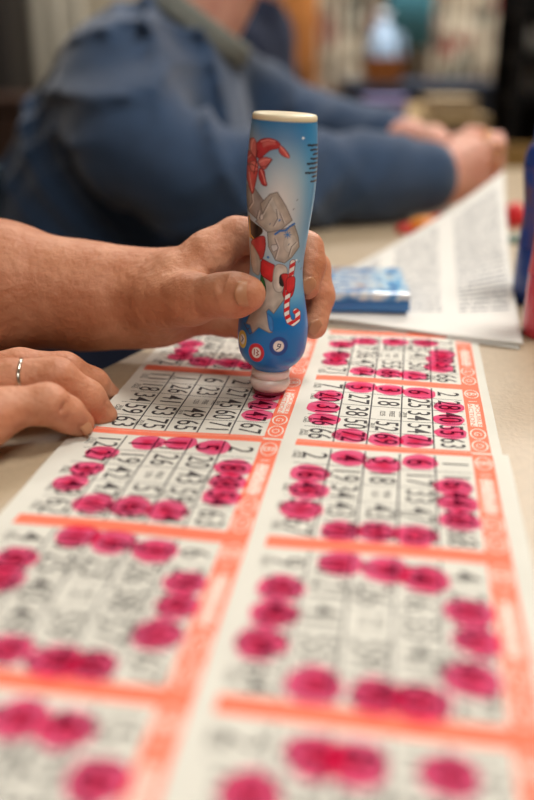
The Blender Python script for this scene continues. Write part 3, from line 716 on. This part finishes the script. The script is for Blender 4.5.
#SECTION neighbour
# ------------------------------------------------------------------ the neighbour in the blue sweatshirt
nb = tag(empty('person', (0, 0, FLOOR)), 'person in blue sweatshirt leaning on the table behind, hands clasped over papers', 'person')
S = Field((-.50, .84, -.30), (.26, 1.62, .62), .0075)
tors = S.chain([(vv((-.25, 1.30, -.30)), .160), (vv((-.205, 1.28, -.05)), .150), (vv((-.165, 1.27, .06)), .140), (vv((-.155, 1.27, .13)), .106)], .08)
sh = S.cone(vv((-.175, 1.16, .145)), vv((-.15, 1.40, .15)), .075, .075); tors = smin(tors, sh, .06)
armn = S.chain([(vv((-.175, 1.12, .135)), .075), (vv((-.15, 1.06, .09)), .070), (vv((-.09, 1.03, .055)), .060), (vv((.02, 1.03, .051)), .052), (vv((.12, 1.07, .049)), .047), (vv((.186, 1.085, .048)), .043)], .03)
armf = S.chain([(vv((-.13, 1.42, .19)), .075), (vv((-.04, 1.43, .12)), .062), (vv((.05, 1.40, .085)), .050), (vv((.16, 1.30, .072)), .043)], .03)
V = smin(smin(tors, armn, .035), armf, .03)
# cloth folds
wx = S.X + .03 * np.sin(S.Z * 17 + 1) + .02 * np.sin(S.Y * 13); wz = S.Z + .03 * np.sin(S.X * 14 + 2) + .015 * np.sin(S.Y * 21)
ph1 = wx * 105 + wz * 74; ph2 = wx * 62 - wz * 112 + 1.2
env1 = np.clip(.5 + .9 * np.sin(S.X * 19 + S.Z * 15), 0, 1); env2 = np.clip(.5 + .9 * np.sin(S.X * 15 - S.Z * 23 + 2), 0, 1)
fold = (1 - np.abs(np.sin(ph1 * .5))) ** 2 * env1 * .015 + (1 - np.abs(np.sin(ph2 * .5))) ** 2 * env2 * .013
soft = np.clip((.13 - S.X) / .12, .25, 1)
V = (V - (fold - .004) * soft).astype(np.float32)
del wx, wz, ph1, ph2, env1, env2, fold
offn = off
mesh_obj('sweatshirt', [(lambda m_: (m_[0] - offn, m_[1]))(S.mesh(V))], M_sweat, nb)
cuff = Field((.14, 1.02, -.01), (.24, 1.36, .12), .004)
for cf in (cuff.cone(vv((.174, 1.083, .048)), vv((.194, 1.089, .048)), .0395, .0365), cuff.cone(vv((.155, 1.304, .072)), vv((.172, 1.288, .072)), .040, .037)):
    mesh_obj('cuff', [(lambda m_: (m_[0] - offn, m_[1]))(cuff.mesh(cf))], M_sweat, nb)
col_ = Field((-.22, 1.14, .10), (.04, 1.40, .36), .005)
cn = vv((.58, 0, .815)); cc_ = vv((-.090, 1.27, .222))
cv = np.abs(col_.cone(cc_ - cn * .06, cc_ + cn * .06, .080, .062)) - .008
al = (col_.X - cc_[0]) * cn[0] + (col_.Z - cc_[2]) * cn[2] + 0 * col_.Y
cv = smax(cv, np.abs(al) - .015, .006)
mesh_obj('collar', [(lambda m_: (m_[0] - offn, m_[1]))(col_.mesh(cv))], M_collar, nb)
# hands of the neighbour
N = Field((.14, 1.0, -.004), (.36, 1.36, .12), .0030)
h1 = N.chain([(vv((.15, 1.075, .048)), .030), (vv((.205, 1.092, .048)), .028)], .01)
pm = smin(N.cone(vv((.215, 1.09, .050)), vv((.270, 1.10, .068)), .028, .022), N.cone(vv((.215, 1.09, .040)), vv((.268, 1.10, .040)), .025, .020), .02)
h1 = smin(h1, pm, .02)
fg1 = None
for q in range(4):
    z0 = .078 - q * .019
    c = N.chain([(vv((.262, 1.10, z0)), .0115), (vv((.298, 1.112, z0 + .004)), .0105), (vv((.306, 1.14, z0 - .002)), .0095), (vv((.285, 1.155, z0 - .006)), .0085)], .004)
    fg1 = c if fg1 is None else np.minimum(fg1, c)
h1 = smin(h1, fg1, .007); h1 = smin(h1, N.chain([(vv((.23, 1.10, .072)), .014), (vv((.262, 1.12, .092)), .0115), (vv((.288, 1.135, .092)), .0095)], .004), .008)
h2 = N.chain([(vv((.145, 1.315, .072)), .029), (vv((.195, 1.255, .072)), .026), (vv((.225, 1.205, .068)), .026), (vv((.25, 1.165, .060)), .021)], .02)
fg2 = None
for q in range(4):
    z0 = .088 - q * .018
    c = N.chain([(vv((.25, 1.165, z0 - .008)), .0115), (vv((.288, 1.162, z0)), .0100), (vv((.316, 1.13, z0 - .002)), .0095), (vv((.312, 1.105, z0 - .006)), .0085)], .004)
    fg2 = c if fg2 is None else np.minimum(fg2, c)
h2 = smin(h2, fg2, .007)
hn = smax(smin(h1, h2, .003), -(N.Z + 0 * N.X + 0 * N.Y - .0012), .002)
HD = Field((-.16, 1.14, .18), (.24, 1.44, .68), .006)
nk = HD.cone(vv((-.09, 1.27, .22)), vv((.02, 1.28, .42)), .056, .052)
hh = HD.ball(vv((.045, 1.28, .50)), .1, (1.02, .8, 1.15)); hh = smin(hh, HD.ball(vv((.085, 1.28, .435)), .052, (1, .85, .9)), .04)
hh = smin(hh, HD.cone(vv((.145, 1.28, .51)), vv((.163, 1.28, .475)), .008, .013), .012)
for s in (-1, 1):
    hh = smax(hh, -HD.ball(vv((.142, 1.28 + s * .032, .515)), .014), .012); hh = smin(hh, HD.ball(vv((.132, 1.28 + s * .032, .514)), .012), .004)
    hh = smin(hh, HD.ball(vv((.035, 1.28 + s * .084, .49)), .027, (.7, .35, 1.1)), .008)
    hh = smin(hh, HD.cone(vv((.138, 1.28 + s * .018, .437)), vv((.140, 1.28, .436)), .006, .007), .006)
hh = smin(nk, hh, .03)
def squeeze(m_):
    P_ = m_[0].copy(); w_ = P_[:, 0] > .19; P_[w_, 0] = .19 + (P_[w_, 0] - .19) * .72; return P_, m_[1]
mesh_obj('body', [(lambda m_: (m_[0] - offn, m_[1]))(m2) for m2 in (squeeze(N.mesh(hn)), HD.mesh(hh))], M_skin2, nb)
HR = Field((-.12, 1.16, .42), (.18, 1.40, .66), .006)
hr = HR.ball(vv((.035, 1.28, .515)), .106, (1.03, .83, 1.15)); hr = smax(hr, -HR.ball(vv((.155, 1.28, .455)), .105), .01)
mesh_obj('hair', [(lambda m_: (m_[0] - offn, m_[1]))(HR.mesh(hr))], M_hair, nb)
LG = Field((-.50, 1.0, FLOOR - .01), (.30, 1.58, -.06), .012)
leg = None
for yy in (1.18, 1.40):
    c = LG.chain([(vv((-.27, yy, -.24)), .115), (vv((.12, yy, -.16)), .078), (vv((.10, yy, FLOOR + .08)), .055)], .03); leg = c if leg is None else smin(leg, c, .03)
mesh_obj('trousers', [(lambda m_: (m_[0] - offn, m_[1]))(LG.mesh(leg))], M_navy, nb)
for yy in (1.18, 1.40):
    g5 = Field((.0, yy - .07, FLOOR - .01), (.34, yy + .07, FLOOR + .14), .008)
    s_ = smin(g5.cone(vv((.09, yy, FLOOR + .05)), vv((.26, yy, FLOOR + .038)), .048, .036), g5.cone(vv((.10, yy, FLOOR + .05)), vv((.10, yy, FLOOR + .10)), .045, .05), .03)
    s_ = smax(s_, -(g5.Z - FLOOR + 0 * g5.X + 0 * g5.Y - .002), .004)
    mesh_obj('shoe', [(lambda m_: (m_[0] - off, m_[1]))(g5.mesh(s_))], M_shoe, nb)
for (u, v, lab) in ((486, 141, 'gold ring catching light on the clasped hands, upper of the two'), (497, 158, 'gold ring on the clasped hands, lower of the two')):
    rc = Vector(D(u, v, 1.092)); tag(tube('ring', [rc + Vector((.003 * math.sin(a), .0115 * math.cos(a) * .6 , .0115 * math.sin(a))) + Vector((.0, .010, 0)) for a in [2 * math.pi * q / 30 for q in range(30)]], .0016, M_gold, None, True), lab, 'ring')

#SECTION props
# ------------------------------------------------------------------ things on the table behind
def text_paper():
    m = bpy.data.materials.new('printed_page'); m.use_nodes = True; nt = m.node_tree; b = nt.nodes['Principled BSDF']; b.inputs['Roughness'].default_value = .7
    uv = nt.nodes.new('ShaderNodeUVMap'); sp = nt.nodes.new('ShaderNodeSeparateXYZ'); nt.links.new(uv.outputs[0], sp.inputs[0])
    def math_(op, a, bb=None):
        n = nt.nodes.new('ShaderNodeMath'); n.operation = op
        for i, x in enumerate((a, bb)):
            if x is None: continue
            if isinstance(x, (int, float)): n.inputs[i].default_value = x
            else: nt.links.new(x, n.inputs[i])
        return n.outputs[0]
    ln = math_('FRACT', math_('MULTIPLY', sp.outputs['Y'], 34)); row = math_('LESS_THAN', ln, .5)
    nz = nt.nodes.new('ShaderNodeTexNoise'); nz.inputs['Scale'].default_value = 1.0; nz.inputs['Detail'].default_value = 2
    cb = nt.nodes.new('ShaderNodeCombineXYZ'); nt.links.new(math_('MULTIPLY', sp.outputs['X'], 90), cb.inputs[0]); nt.links.new(math_('MULTIPLY', math_('FLOOR', math_('MULTIPLY', sp.outputs['Y'], 34)), 7.3), cb.inputs[1])
    nt.links.new(cb.outputs[0], nz.inputs['Vector'])
    wrd = math_('GREATER_THAN', nz.outputs['Fac'], .44)
    cx = math_('FRACT', math_('MULTIPLY', sp.outputs['X'], 3)); colm = math_('MULTIPLY', math_('GREATER_THAN', cx, .16), math_('LESS_THAN', cx, .9))
    mg = math_('MULTIPLY', math_('GREATER_THAN', sp.outputs['Y'], .16), math_('LESS_THAN', sp.outputs['Y'], .93))
    fac = math_('MULTIPLY', math_('MULTIPLY', row, wrd), math_('MULTIPLY', colm, mg))
    mx = nt.nodes.new('ShaderNodeMixRGB'); mx.inputs[1].default_value = srgb(232, 230, 224); mx.inputs[2].default_value = srgb(140, 142, 146)
    nt.links.new(fac, mx.inputs[0]); nt.links.new(mx.outputs[0], b.inputs['Base Color']); return m
M_page = text_paper()
def sheet(name, fn, nu, nv, m, label):
    bm = bmesh.new(); uvl = bm.loops.layers.uv.new('UVMap')
    g_ = [[bm.verts.new(fn(a / nu, b_ / nv)) for b_ in range(nv + 1)] for a in range(nu + 1)]
    for a in range(nu):
        for b_ in range(nv):
            f_ = bm.faces.new((g_[a][b_], g_[a + 1][b_], g_[a + 1][b_ + 1], g_[a][b_ + 1]))
            for l, (p, q) in zip(f_.loops, ((a, b_), (a + 1, b_), (a + 1, b_ + 1), (a, b_ + 1))): l[uvl].uv = (p / nu, q / nv)
    o = from_bm(name, bm, m, None, True); s_ = o.modifiers.new('thickness', 'SOLIDIFY'); s_.thickness = .0003; s_.offset = 1
    return tag(o, label, 'paper', 'loose papers on the table')
A0, A1 = W(318, 321, .002), W(523, 346, .002)
tip = Vector((.262, 1.055, .030))
B0, B1 = W(325, 282, .002), W(470, 215, .002)
def f1(s, t):
    near = A0.lerp(A1, s); farr = W(330, 280, .002).lerp(Vector((.262, 1.02, .0)), s)
    p = near.lerp(farr, t); z = .0035 + .001 * math.sin(5 * s + 1) + .060 * (s * t) ** 1.9
    return Vector((p.x - .012 * t * s * (1 - s) * 4, p.y, z))
tag(sheet('paper_sheet', f1, 40, 40, M_page, 'large printed sheet with its far corner curling up toward the clasped hands'))
A2, A3 = W(326, 324, .001), W(520, 349, .001)
def f2(s, t):
    near = A2.lerp(A3, s); farr = W(340, 268, .001).lerp(W(512, 280, .001), s); p = near.lerp(farr, t); return Vector((p.x, p.y, .0007 + .0005 * math.sin(6 * s + 3 * t) ** 2))
sheet('paper_sheet', f2, 24, 12, M_page, 'flat white sheet underneath the curling printed sheet')

# blue tin on the papers
def tin_mat():
    m = bpy.data.materials.new('tin_print'); m.use_nodes = True; nt = m.node_tree; b = nt.nodes['Principled BSDF']; b.inputs['Roughness'].default_value = .3; b.inputs['Coat Weight'].default_value = .5
    tc = nt.nodes.new('ShaderNodeTexCoord'); v = nt.nodes.new('ShaderNodeTexNoise'); v.inputs['Scale'].default_value = 75; v.inputs['Detail'].default_value = 1
    nt.links.new(tc.outputs['Object'], v.inputs['Vector']); r = nt.nodes.new('ShaderNodeValToRGB'); r.color_ramp.interpolation = 'LINEAR'
    e = r.color_ramp.elements; e[0].position = .34; e[0].color = srgb(30, 90, 165); e[1].position = .72; e[1].color = srgb(178, 112, 66)
    for p, c in ((.44, srgb(90, 160, 215)), (.50, srgb(206, 218, 228)), (.58, srgb(222, 226, 228)), (.63, srgb(110, 168, 214))):
        q = e.new(p); q.color = c
    nt.links.new(v.outputs['Fac'], r.inputs[0]); nt.links.new(r.outputs[0], b.inputs['Base Color']); return m
M_tin = mat('tin_blue', srgb(34, 110, 178), .3, coat=.5)
tb = W(369, 312, .0065)
tin = tag(empty('playing_tin', (tb.x, tb.y, .0065), (0, 0, -.05)), 'flat blue patterned tin lying on the printed papers', 'tin')
box('tin_body', -.030, .030, 0, .085, 0, .0085, M_tin, tin, .002)
box('tin_lid', -.0305, .0305, -.0005, .0855, .0085, .0145, tin_mat(), tin, .002)

def small_dauber(name, loc, c_body, c_label, c_cap, label, sc=1.0, h=.150):
    e = tag(empty(name, loc), label, 'dauber', 'spare daubers'); mB = mat(name + '_body', c_body, .25, coat=.5)
    pr_ = [(.0175, 0), (.0190, .0015), (.0192, .01), (.0190, .03), (.0182, .045), (.0168, .06), (.0160, .07), (.0168, .082), (.0186, .095), (.0196, .106), (.0194, .114), (.017, .121), (.0125, .125)]
    lathe('bottle', [(r_ * sc, z_) for r_, z_ in pr_], mB, e)
    lathe('bottle_label', [(r_ * sc + .0003, z_) for r_, z_ in pr_[4:10]], mat(name + '_label', c_label, .35, nscale=60, col2=c_cap), e, cap=False)
    lathe('cap', [(.0135 * sc, .1240), (.0140 * sc, .126), (.0136 * sc, h - .003), (.0118 * sc, h)], mat(name + '_cap', c_cap, .35), e)
p = W(536, 322, 0); small_dauber('dauber', (.2150, .700, 0), srgb(20, 62, 150), srgb(120, 84, 84), srgb(24, 70, 160), 'dark blue dauber standing at the right edge behind the red one', 1.0, .140)
small_dauber('dauber', (.1950, .6080, 0), srgb(214, 60, 78), srgb(214, 70, 84), srgb(222, 80, 92), 'short red dauber at the right edge beside the papers', .80, .128)
del p
# sweets / counters near the neighbour's cuff
def lump(name, c, r, sc, m, label, cat='sweet', group=None, rot=0):
    bm = bmesh.new(); bmesh.ops.create_icosphere(bm, subdivisions=3, radius=r)
    for v_ in bm.verts:
        v_.co.z = max(v_.co.z, -r * .55); n_ = 1 + .08 * math.sin(v_.co.x / r * 5) * math.cos(v_.co.y / r * 4); v_.co *= n_
    bmesh.ops.scale(bm, vec=sc, verts=bm.verts)
    zmin = min(v_.co.z for v_ in bm.verts); o = from_bm(name, bm, m, None, True); o.location = (c[0], c[1], c[2] - zmin); o.rotation_euler = (0, 0, rot)
    return tag(o, label, cat, group)
c = W(424, 232); lump('wrapped_candy', c, .0140, (1.3, .8, .8), mat('candy_yellow', srgb(240, 160, 50), .4, nscale=60, col2=srgb(232, 120, 50)), 'yellow and orange wrapped candy near the blue cuff')
c = W(405, 233); lump('wrapped_candy', c, .0085, (1.2, 1, .8), mat('candy_red', srgb(214, 60, 50), .4), 'small red candy left of the yellow one')
c = W(440, 224); lump('wrapped_candy', c, .0090, (1.5, 1, .8), mat('candy_red2', srgb(220, 60, 64), .4), 'small red candy right of the yellow one, beside the curling sheet')
c = W(513, 226); lump('wrapped_candy', c, .0130, (1.0, 1, 1.3), mat('candy_red3', srgb(216, 34, 44), .4), 'red candy piece standing right of the curling sheet')
c = W(516, 242); lump('wrapped_candy', c, .0100, (1.4, .9, .5), mat('candy_green', srgb(70, 120, 110), .4), 'greenish candy piece in front of the red piece, right of the sheet')

#SECTION back
# ------------------------------------------------------------------ the far side of the hall
def at(u, Y, z=0):
    p_ = D(u, 100, Y); return p_.x
def zv(v, Y): return D(267, v, Y).z
def cabinet(name, u0, u1, v1, Y, dep, m, label, cat, doors=2):
    x0, x1 = at(u0, Y), at(u1, Y); z1 = zv(v1, Y)
    e = tag(empty(name, ((x0 + x1) / 2, Y, FLOOR)), label, cat); w2 = (x1 - x0) / 2; hh_ = z1 - FLOOR
    box('body', -w2, w2, .02, dep, .06, hh_ - .03, m, e, .004); box('top', -w2 - .01, w2 + .01, 0, dep + .01, hh_ - .03, hh_, m, e, .004); box('plinth', -w2 + .02, w2 - .02, .05, dep, 0, .06, m, e)
    for k_i in range(doors):
        a = -w2 + 2 * w2 * k_i / doors; d_ = box('door', a + .006, a + 2 * w2 / doors - .006, 0, .02, .08, hh_ - .05, m, e, .003)
        box('handle', a + .03, a + .045, -.02, 0, hh_ * .5, hh_ * .5 + .1, M_chrome, d_)
    return e
M_wood = mat('oak', srgb(150, 92, 40), .45, nscale=8, col2=srgb(176, 112, 52))
cabinet('wooden_cabinet', 268, 317, -170, 3.3, .4, M_wood, 'tall orange brown wooden cabinet against the far wall', 'cabinet')
def curtain(u0, u1, Y, z1, m, label, n=7):
    x0, x1 = at(u0, Y), at(u1, Y); bm = bmesh.new(); K = 90; rows = [FLOOR + .05, .2, .9, z1]
    g_ = [[bm.verts.new((x0 + (x1 - x0) * k_c / K, Y + .035 * math.sin(k_c / K * n * 2 * math.pi) + .01 * math.sin(k_c * 1.3), z)) for z in rows] for k_c in range(K + 1)]
    for a in range(K):
        for b_ in range(3): bm.faces.new((g_[a][b_], g_[a + 1][b_], g_[a + 1][b_ + 1], g_[a][b_ + 1]))
    o = from_bm('curtain', bm, m, None, True); s_ = o.modifiers.new('thickness', 'SOLIDIFY'); s_.thickness = .004
    return tag(o, label, 'curtain', 'curtains along the far wall')
def floral():
    m = mat('floral_print', srgb(150, 138, 120), .9); nt = m.node_tree; b = nt.nodes['Principled BSDF']; tc = nt.nodes.new('ShaderNodeTexCoord')
    v = nt.nodes.new('ShaderNodeTexVoronoi'); v.inputs['Scale'].default_value = 15; nt.links.new(tc.outputs['Object'], v.inputs['Vector'])
    r = nt.nodes.new('ShaderNodeValToRGB'); r.color_ramp.interpolation = 'CONSTANT'; e = r.color_ramp.elements
    sp = nt.nodes.new('ShaderNodeSeparateColor'); nt.links.new(v.outputs['Color'], sp.inputs[0])
    e[0].color = srgb(196, 186, 168); e[1].position = .35; e[1].color = srgb(150, 134, 118)
    for p, c in ((.55, srgb(222, 214, 198)), (.75, srgb(160, 84, 78)), (.86, srgb(110, 114, 104))): e.new(p).color = c
    nt.links.new(sp.outputs[0], r.inputs[0]); nt.links.new(r.outputs[0], b.inputs['Base Color']); return m
M_flo = floral()
curtain(306, 392, 4.2, 1.6, M_flo, 'mottled floral curtain between the wooden cabinet and the teal banner')
curtain(418, 520, 4.2, 1.6, M_flo, 'mottled floral curtain right of the teal banner', 9)
M_beige = mat('beige_drape', srgb(178, 172, 158), .9, noise=.06, nscale=4)
curtain(-10, 90, 3.9, 1.6, M_beige, 'plain beige grey curtain at the far left behind the blue sweatshirt', 5)
# teal banner on the wall
x0, x1 = at(384, 4.05), at(428, 4.05)
ban = tag(empty('banner', ((x0 + x1) / 2, 4.05, 0)), 'teal cloth banner hanging between the two floral curtains', 'banner')
bm = bmesh.new(); K = 20; w2 = (x1 - x0) / 2
g_ = [[bm.verts.new((-w2 + 2 * w2 * a / K, .012 * math.sin(a * .8), z)) for z in (.20 if a % 20 else .18, .6, 1.1)] for a in range(K + 1)]
for a in range(K):
    for b_ in range(2): bm.faces.new((g_[a][b_], g_[a + 1][b_], g_[a + 1][b_ + 1], g_[a][b_ + 1]))
o = from_bm('cloth', bm, mat('teal_cloth', srgb(96, 170, 192), .85, noise=.1, nscale=9), ban, True); o.modifiers.new('t', 'SOLIDIFY').thickness = .003
tube('rod', [(-w2 - .03, 0, 1.1), (w2 + .03, 0, 1.1)], .008, M_chrome, ban)
# counter with a dark cloth
M_dk = mat('dark_navy_cloth', srgb(30, 42, 62), .85, noise=.15, nscale=5)
Yc = 3.0
x0, x1 = at(352, Yc), at(505, Yc); zt = zv(84, Yc)
ct = tag(empty('side_table', ((x0 + x1) / 2, Yc, FLOOR)), 'side table under a dark navy cloth before the floral curtains', 'table'); w2 = (x1 - x0) / 2; hh_ = zt - FLOOR
box('tabletop', -w2, w2, 0, .6, hh_ - .03, hh_, M_dk, ct, .003)
box('table_skirt', -w2 + .005, w2 - .005, .005, .595, hh_ - .16, hh_ - .03, M_dk, ct, .003)
for x in (-w2 + .04, w2 - .04):
    for y in (.04, .56): box('leg', x - .02, x + .02, y - .02, y + .02, 0, hh_ - .16, M_chrome, ct)
def onc(u, w_, d_, h_, m, name, label, cat, dy=.1, dz=0):
    x = at(u, Yc + dy); e = tag(empty(name, (x, Yc + dy, zt + dz)), label, cat); return e
e = onc(382, 0, 0, 0, None, 'wicker_basket', 'orange brown basket on the dark side table', 'basket', .10)
lathe('bowl', [(.055, 0), (.065, .03), (.075, .075), (.078, .078), (.070, .074), (.05, .01), (.001, .008)], mat('wicker', srgb(170, 104, 50), .7, bump=.003, bscale=150), e, 32, cap=False)
e2 = onc(380, 0, 0, 0, None, 'water_jug', 'pale blue plastic jug behind the basket', 'jug', .32)
lathe('jug_body', [(.044, 0), (.05, .01), (.052, .11), (.044, .15), (.024, .18), (.022, .195)], mat('pale_blue_plastic', srgb(160, 186, 214), .35, sss=.1), e2, 32)
lathe('cap', [(.024, .195), (.025, .215), (.02, .22)], mat('jug_cap', srgb(210, 220, 232), .4), e2, 24)
tube('handle', [(.04, 0, .155), (.070, 0, .14), (.075, 0, .08), (.05, 0, .05)], .006, mat('jug_handle', srgb(170, 192, 216), .4), e2)
# low stools / boxes before the counter
Y2 = 2.3
def crate(u0, u1, v0, v1, Y, dep, m, name, label, cat, z0=None):
    x0, x1 = at(u0, Y), at(u1, Y); zA, zB = zv(v1, Y), zv(v0, Y); e = tag(empty(name, ((x0 + x1) / 2, Y, zA)), label, cat); w2 = (x1 - x0) / 2; h_ = zB - zA
    box('box_body', -w2, w2, 0, dep, 0, h_ * .8, m, e, .004); box('lid', -w2 - .004, w2 + .004, -.004, dep + .004, h_ * .8, h_, m, e, .004); return e
zt2 = zv(117, Y2)
x0, x1 = at(345, Y2), at(496, Y2)
d2 = tag(empty('table', ((x0 + x1) / 2, Y2, FLOOR)), 'second table behind the clasped hands, holding boxes and papers', 'table'); w2 = (x1 - x0) / 2; hh_ = zt2 - FLOOR
M_t2 = mat('brown_laminate', srgb(150, 124, 82), .5)
box('tabletop', -w2, w2, 0, .6, hh_ - .03, hh_, M_t2, d2, .003)
for x in (-w2 + .04, w2 - .04):
    for y in (.04, .56): box('leg', x - .02, x + .02, y - .02, y + .02, 0, hh_ - .03, M_chrome, d2)
crate(368, 408, 98, 117, Y2 + .05, .12, mat('lilac_card', srgb(120, 112, 158), .6), 'cardboard_box', 'small lilac box on the second table left of the beige bundle', 'box')
crate(432, 478, 98, 117, Y2 + .05, .15, mat('kraft', srgb(158, 140, 112), .8, noise=.2, nscale=30), 'paper_bundle', 'beige bundle of papers on the second table', 'papers')
# black cabinet at the right with things on its shelves
M_blk = mat('black_laminate', srgb(5, 5, 7), .7, spec=.2)
Yk = 2.12; x0, x1 = at(512, Yk), at(660, Yk); w2 = (x1 - x0) / 2; hh_ = 1.15 - FLOOR
sh_ = tag(empty('black_shelf', ((x0 + x1) / 2, Yk, FLOOR)), 'tall black open shelf at the right edge holding pale containers', 'shelf')
for px_ in (-w2, w2 - .02):
    for py_ in (0, .18): box('post', px_, px_ + .02, py_, py_ + .02, 0, hh_, M_blk, sh_)
box('back_panel', -w2 + .02, w2 - .02, .19, .20, 0, hh_, M_blk, sh_)
SHZ = [.02, .30, .56, zv(100, Yk) - FLOOR, zv(58, Yk) - FLOOR, zv(10, Yk) - FLOOR, 1.45, hh_ - .02]
for z in SHZ: box('shelf_board', -w2 + .02, w2 - .02, 0, .19, z - .01, z + .01, M_blk, sh_)
for (u, v, rr, hh2, c, lab) in ((534, 58, .045, .050, (150, 148, 142), 'pale grey pot on the black shelf, upper board'), (540, 100, .04, .055, (96, 92, 88), 'dull grey pot on the black shelf, lower board')):
    e = tag(empty('storage_pot', (at(u, Yk + .08), Yk + .10, zv(v, Yk) + .010)), lab, 'pot')
    lathe('pot_body', [(rr * .85, 0), (rr, .01), (rr, hh2), (rr * .96, hh2)], mat('pot', srgb(*c), .5), e, 28); lathe('lid', [(rr * 1.03, hh2), (rr * 1.03, hh2 + .01), (rr * .9, hh2 + .013)], mat('pot_lid', srgb(*c), .4), e, 28)
cabinet('dark_sideboard', -70, 30, 98, 2.7, .35, mat('dark_walnut', srgb(52, 30, 20), .5, noise=.2, nscale=9), 'low dark brown sideboard at the far left behind the teal blue chair', 'sideboard')
cabinet('dark_cabinet', -110, 12, -120, 3.3, .35, mat('black_brown_wood', srgb(22, 16, 14), .6), 'tall nearly black cabinet at the far left edge beside the beige curtain', 'cabinet')
# gold-brown chair back past the table end, and chairs of the two players
def chair(loc, rz, m, label, seat_h=.43, back_h=.86):
    e = tag(empty('chair', (loc[0], loc[1], FLOOR), (0, 0, rz)), label, 'chair')
    box('seat', -.21, .21, -.21, .21, seat_h - .04, seat_h, m, e, .012)
    bm = bmesh.new(); bx(bm, -.235, -.21, -.20, .20, seat_h + .12, back_h, .012); from_bm('backrest', bm, m, e)
    for sx in (-1, 1):
        for sy in (-1, 1):
            pts = [(sx * .20, sy * .19, 0), (sx * .185, sy * .18, seat_h - .04)]
            tube('leg', pts, .011, M_chrome, e)
    for sy in (-1, 1): tube('back_post', [(-.2, sy * .16, seat_h - .02), (-.222, sy * .17, seat_h + .16)], .011, M_chrome, e)
    return e
chair((-.80, .42), 0, M_chair, 'chair under the player at the left edge')
chair((-.15, 1.29), 0, M_chair, 'teal blue chair under the person in the blue sweatshirt', .43, .78)
chair((.52, 1.84), -math.pi / 2, mat('tan_vinyl', srgb(150, 116, 62), .5), 'tan chair standing past the far end of the beige table', .45, .735)
# a third player further down, in dark navy
tp = tag(empty('person', (0, 0, FLOOR)), 'person in dark navy top seated beyond the blue sweatshirt, mostly hidden', 'person')
G = Field((-.35, 1.75, -.34), (.26, 2.35, .60), .010)
tv = G.chain([(vv((-.12, 2.05, -.32)), .15), (vv((-.09, 2.05, .05)), .15), (vv((-.06, 2.05, .20)), .12)], .06)
tv = smin(tv, G.cone(vv((-.07, 1.90, .18)), vv((-.05, 2.20, .18)), .07, .07), .05)
tv = smin(tv, G.chain([(vv((-.06, 1.88, .18)), .07), (vv((.0, 1.86, .02)), .06), (vv((.16, 1.88, .01)), .045)], .03), .03)
mesh_obj('top', [(lambda m_: (m_[0] - off, m_[1]))(G.mesh(tv))], M_navy, tp)
hv = smin(G.cone(vv((-.05, 2.05, .22)), vv((-.0, 2.04, .36)), .055, .052), G.ball(vv((.03, 2.03, .43)), .098, (1, .8, 1.14)), .03)
hv = smin(hv, G.cone(vv((.125, 2.03, .43)), vv((.142, 2.03, .40)), .009, .013), .012)
hv = np.minimum(hv, G.chain([(vv((.15, 1.88, .01)), .032), (vv((.20, 1.89, .01)), .028)], .01))
mesh_obj('body', [(lambda m_: (m_[0] - off, m_[1]))(G.mesh(hv))], M_skin2, tp)
G = Field((-.14, 1.90, .30), (.20, 2.16, .58), .008)
hv = smax(G.ball(vv((.02, 2.03, .445)), .104, (1, .82, 1.14)), -G.ball(vv((.14, 2.03, .385)), .10), .01)
mesh_obj('hair', [(lambda m_: (m_[0] - off, m_[1]))(G.mesh(hv))], M_hair, tp)
G = Field((-.30, 1.8, FLOOR - .01), (.36, 2.3, -.1), .012); lv = None
for yy in (1.95, 2.15):
    c = G.chain([(vv((-.12, yy, -.25)), .10), (vv((.22, yy, -.2)), .07), (vv((.22, yy, FLOOR + .05)), .052)], .03); lv = c if lv is None else smin(lv, c, .02)
lv = smax(lv, -(G.Z - FLOOR - .002 + 0 * G.X + 0 * G.Y), .004)
mesh_obj('trousers', [(lambda m_: (m_[0] - off, m_[1]))(G.mesh(lv))], M_navy, tp)
chair((-.16, 2.05), 0, M_chair, 'chair under the person in the dark navy top')
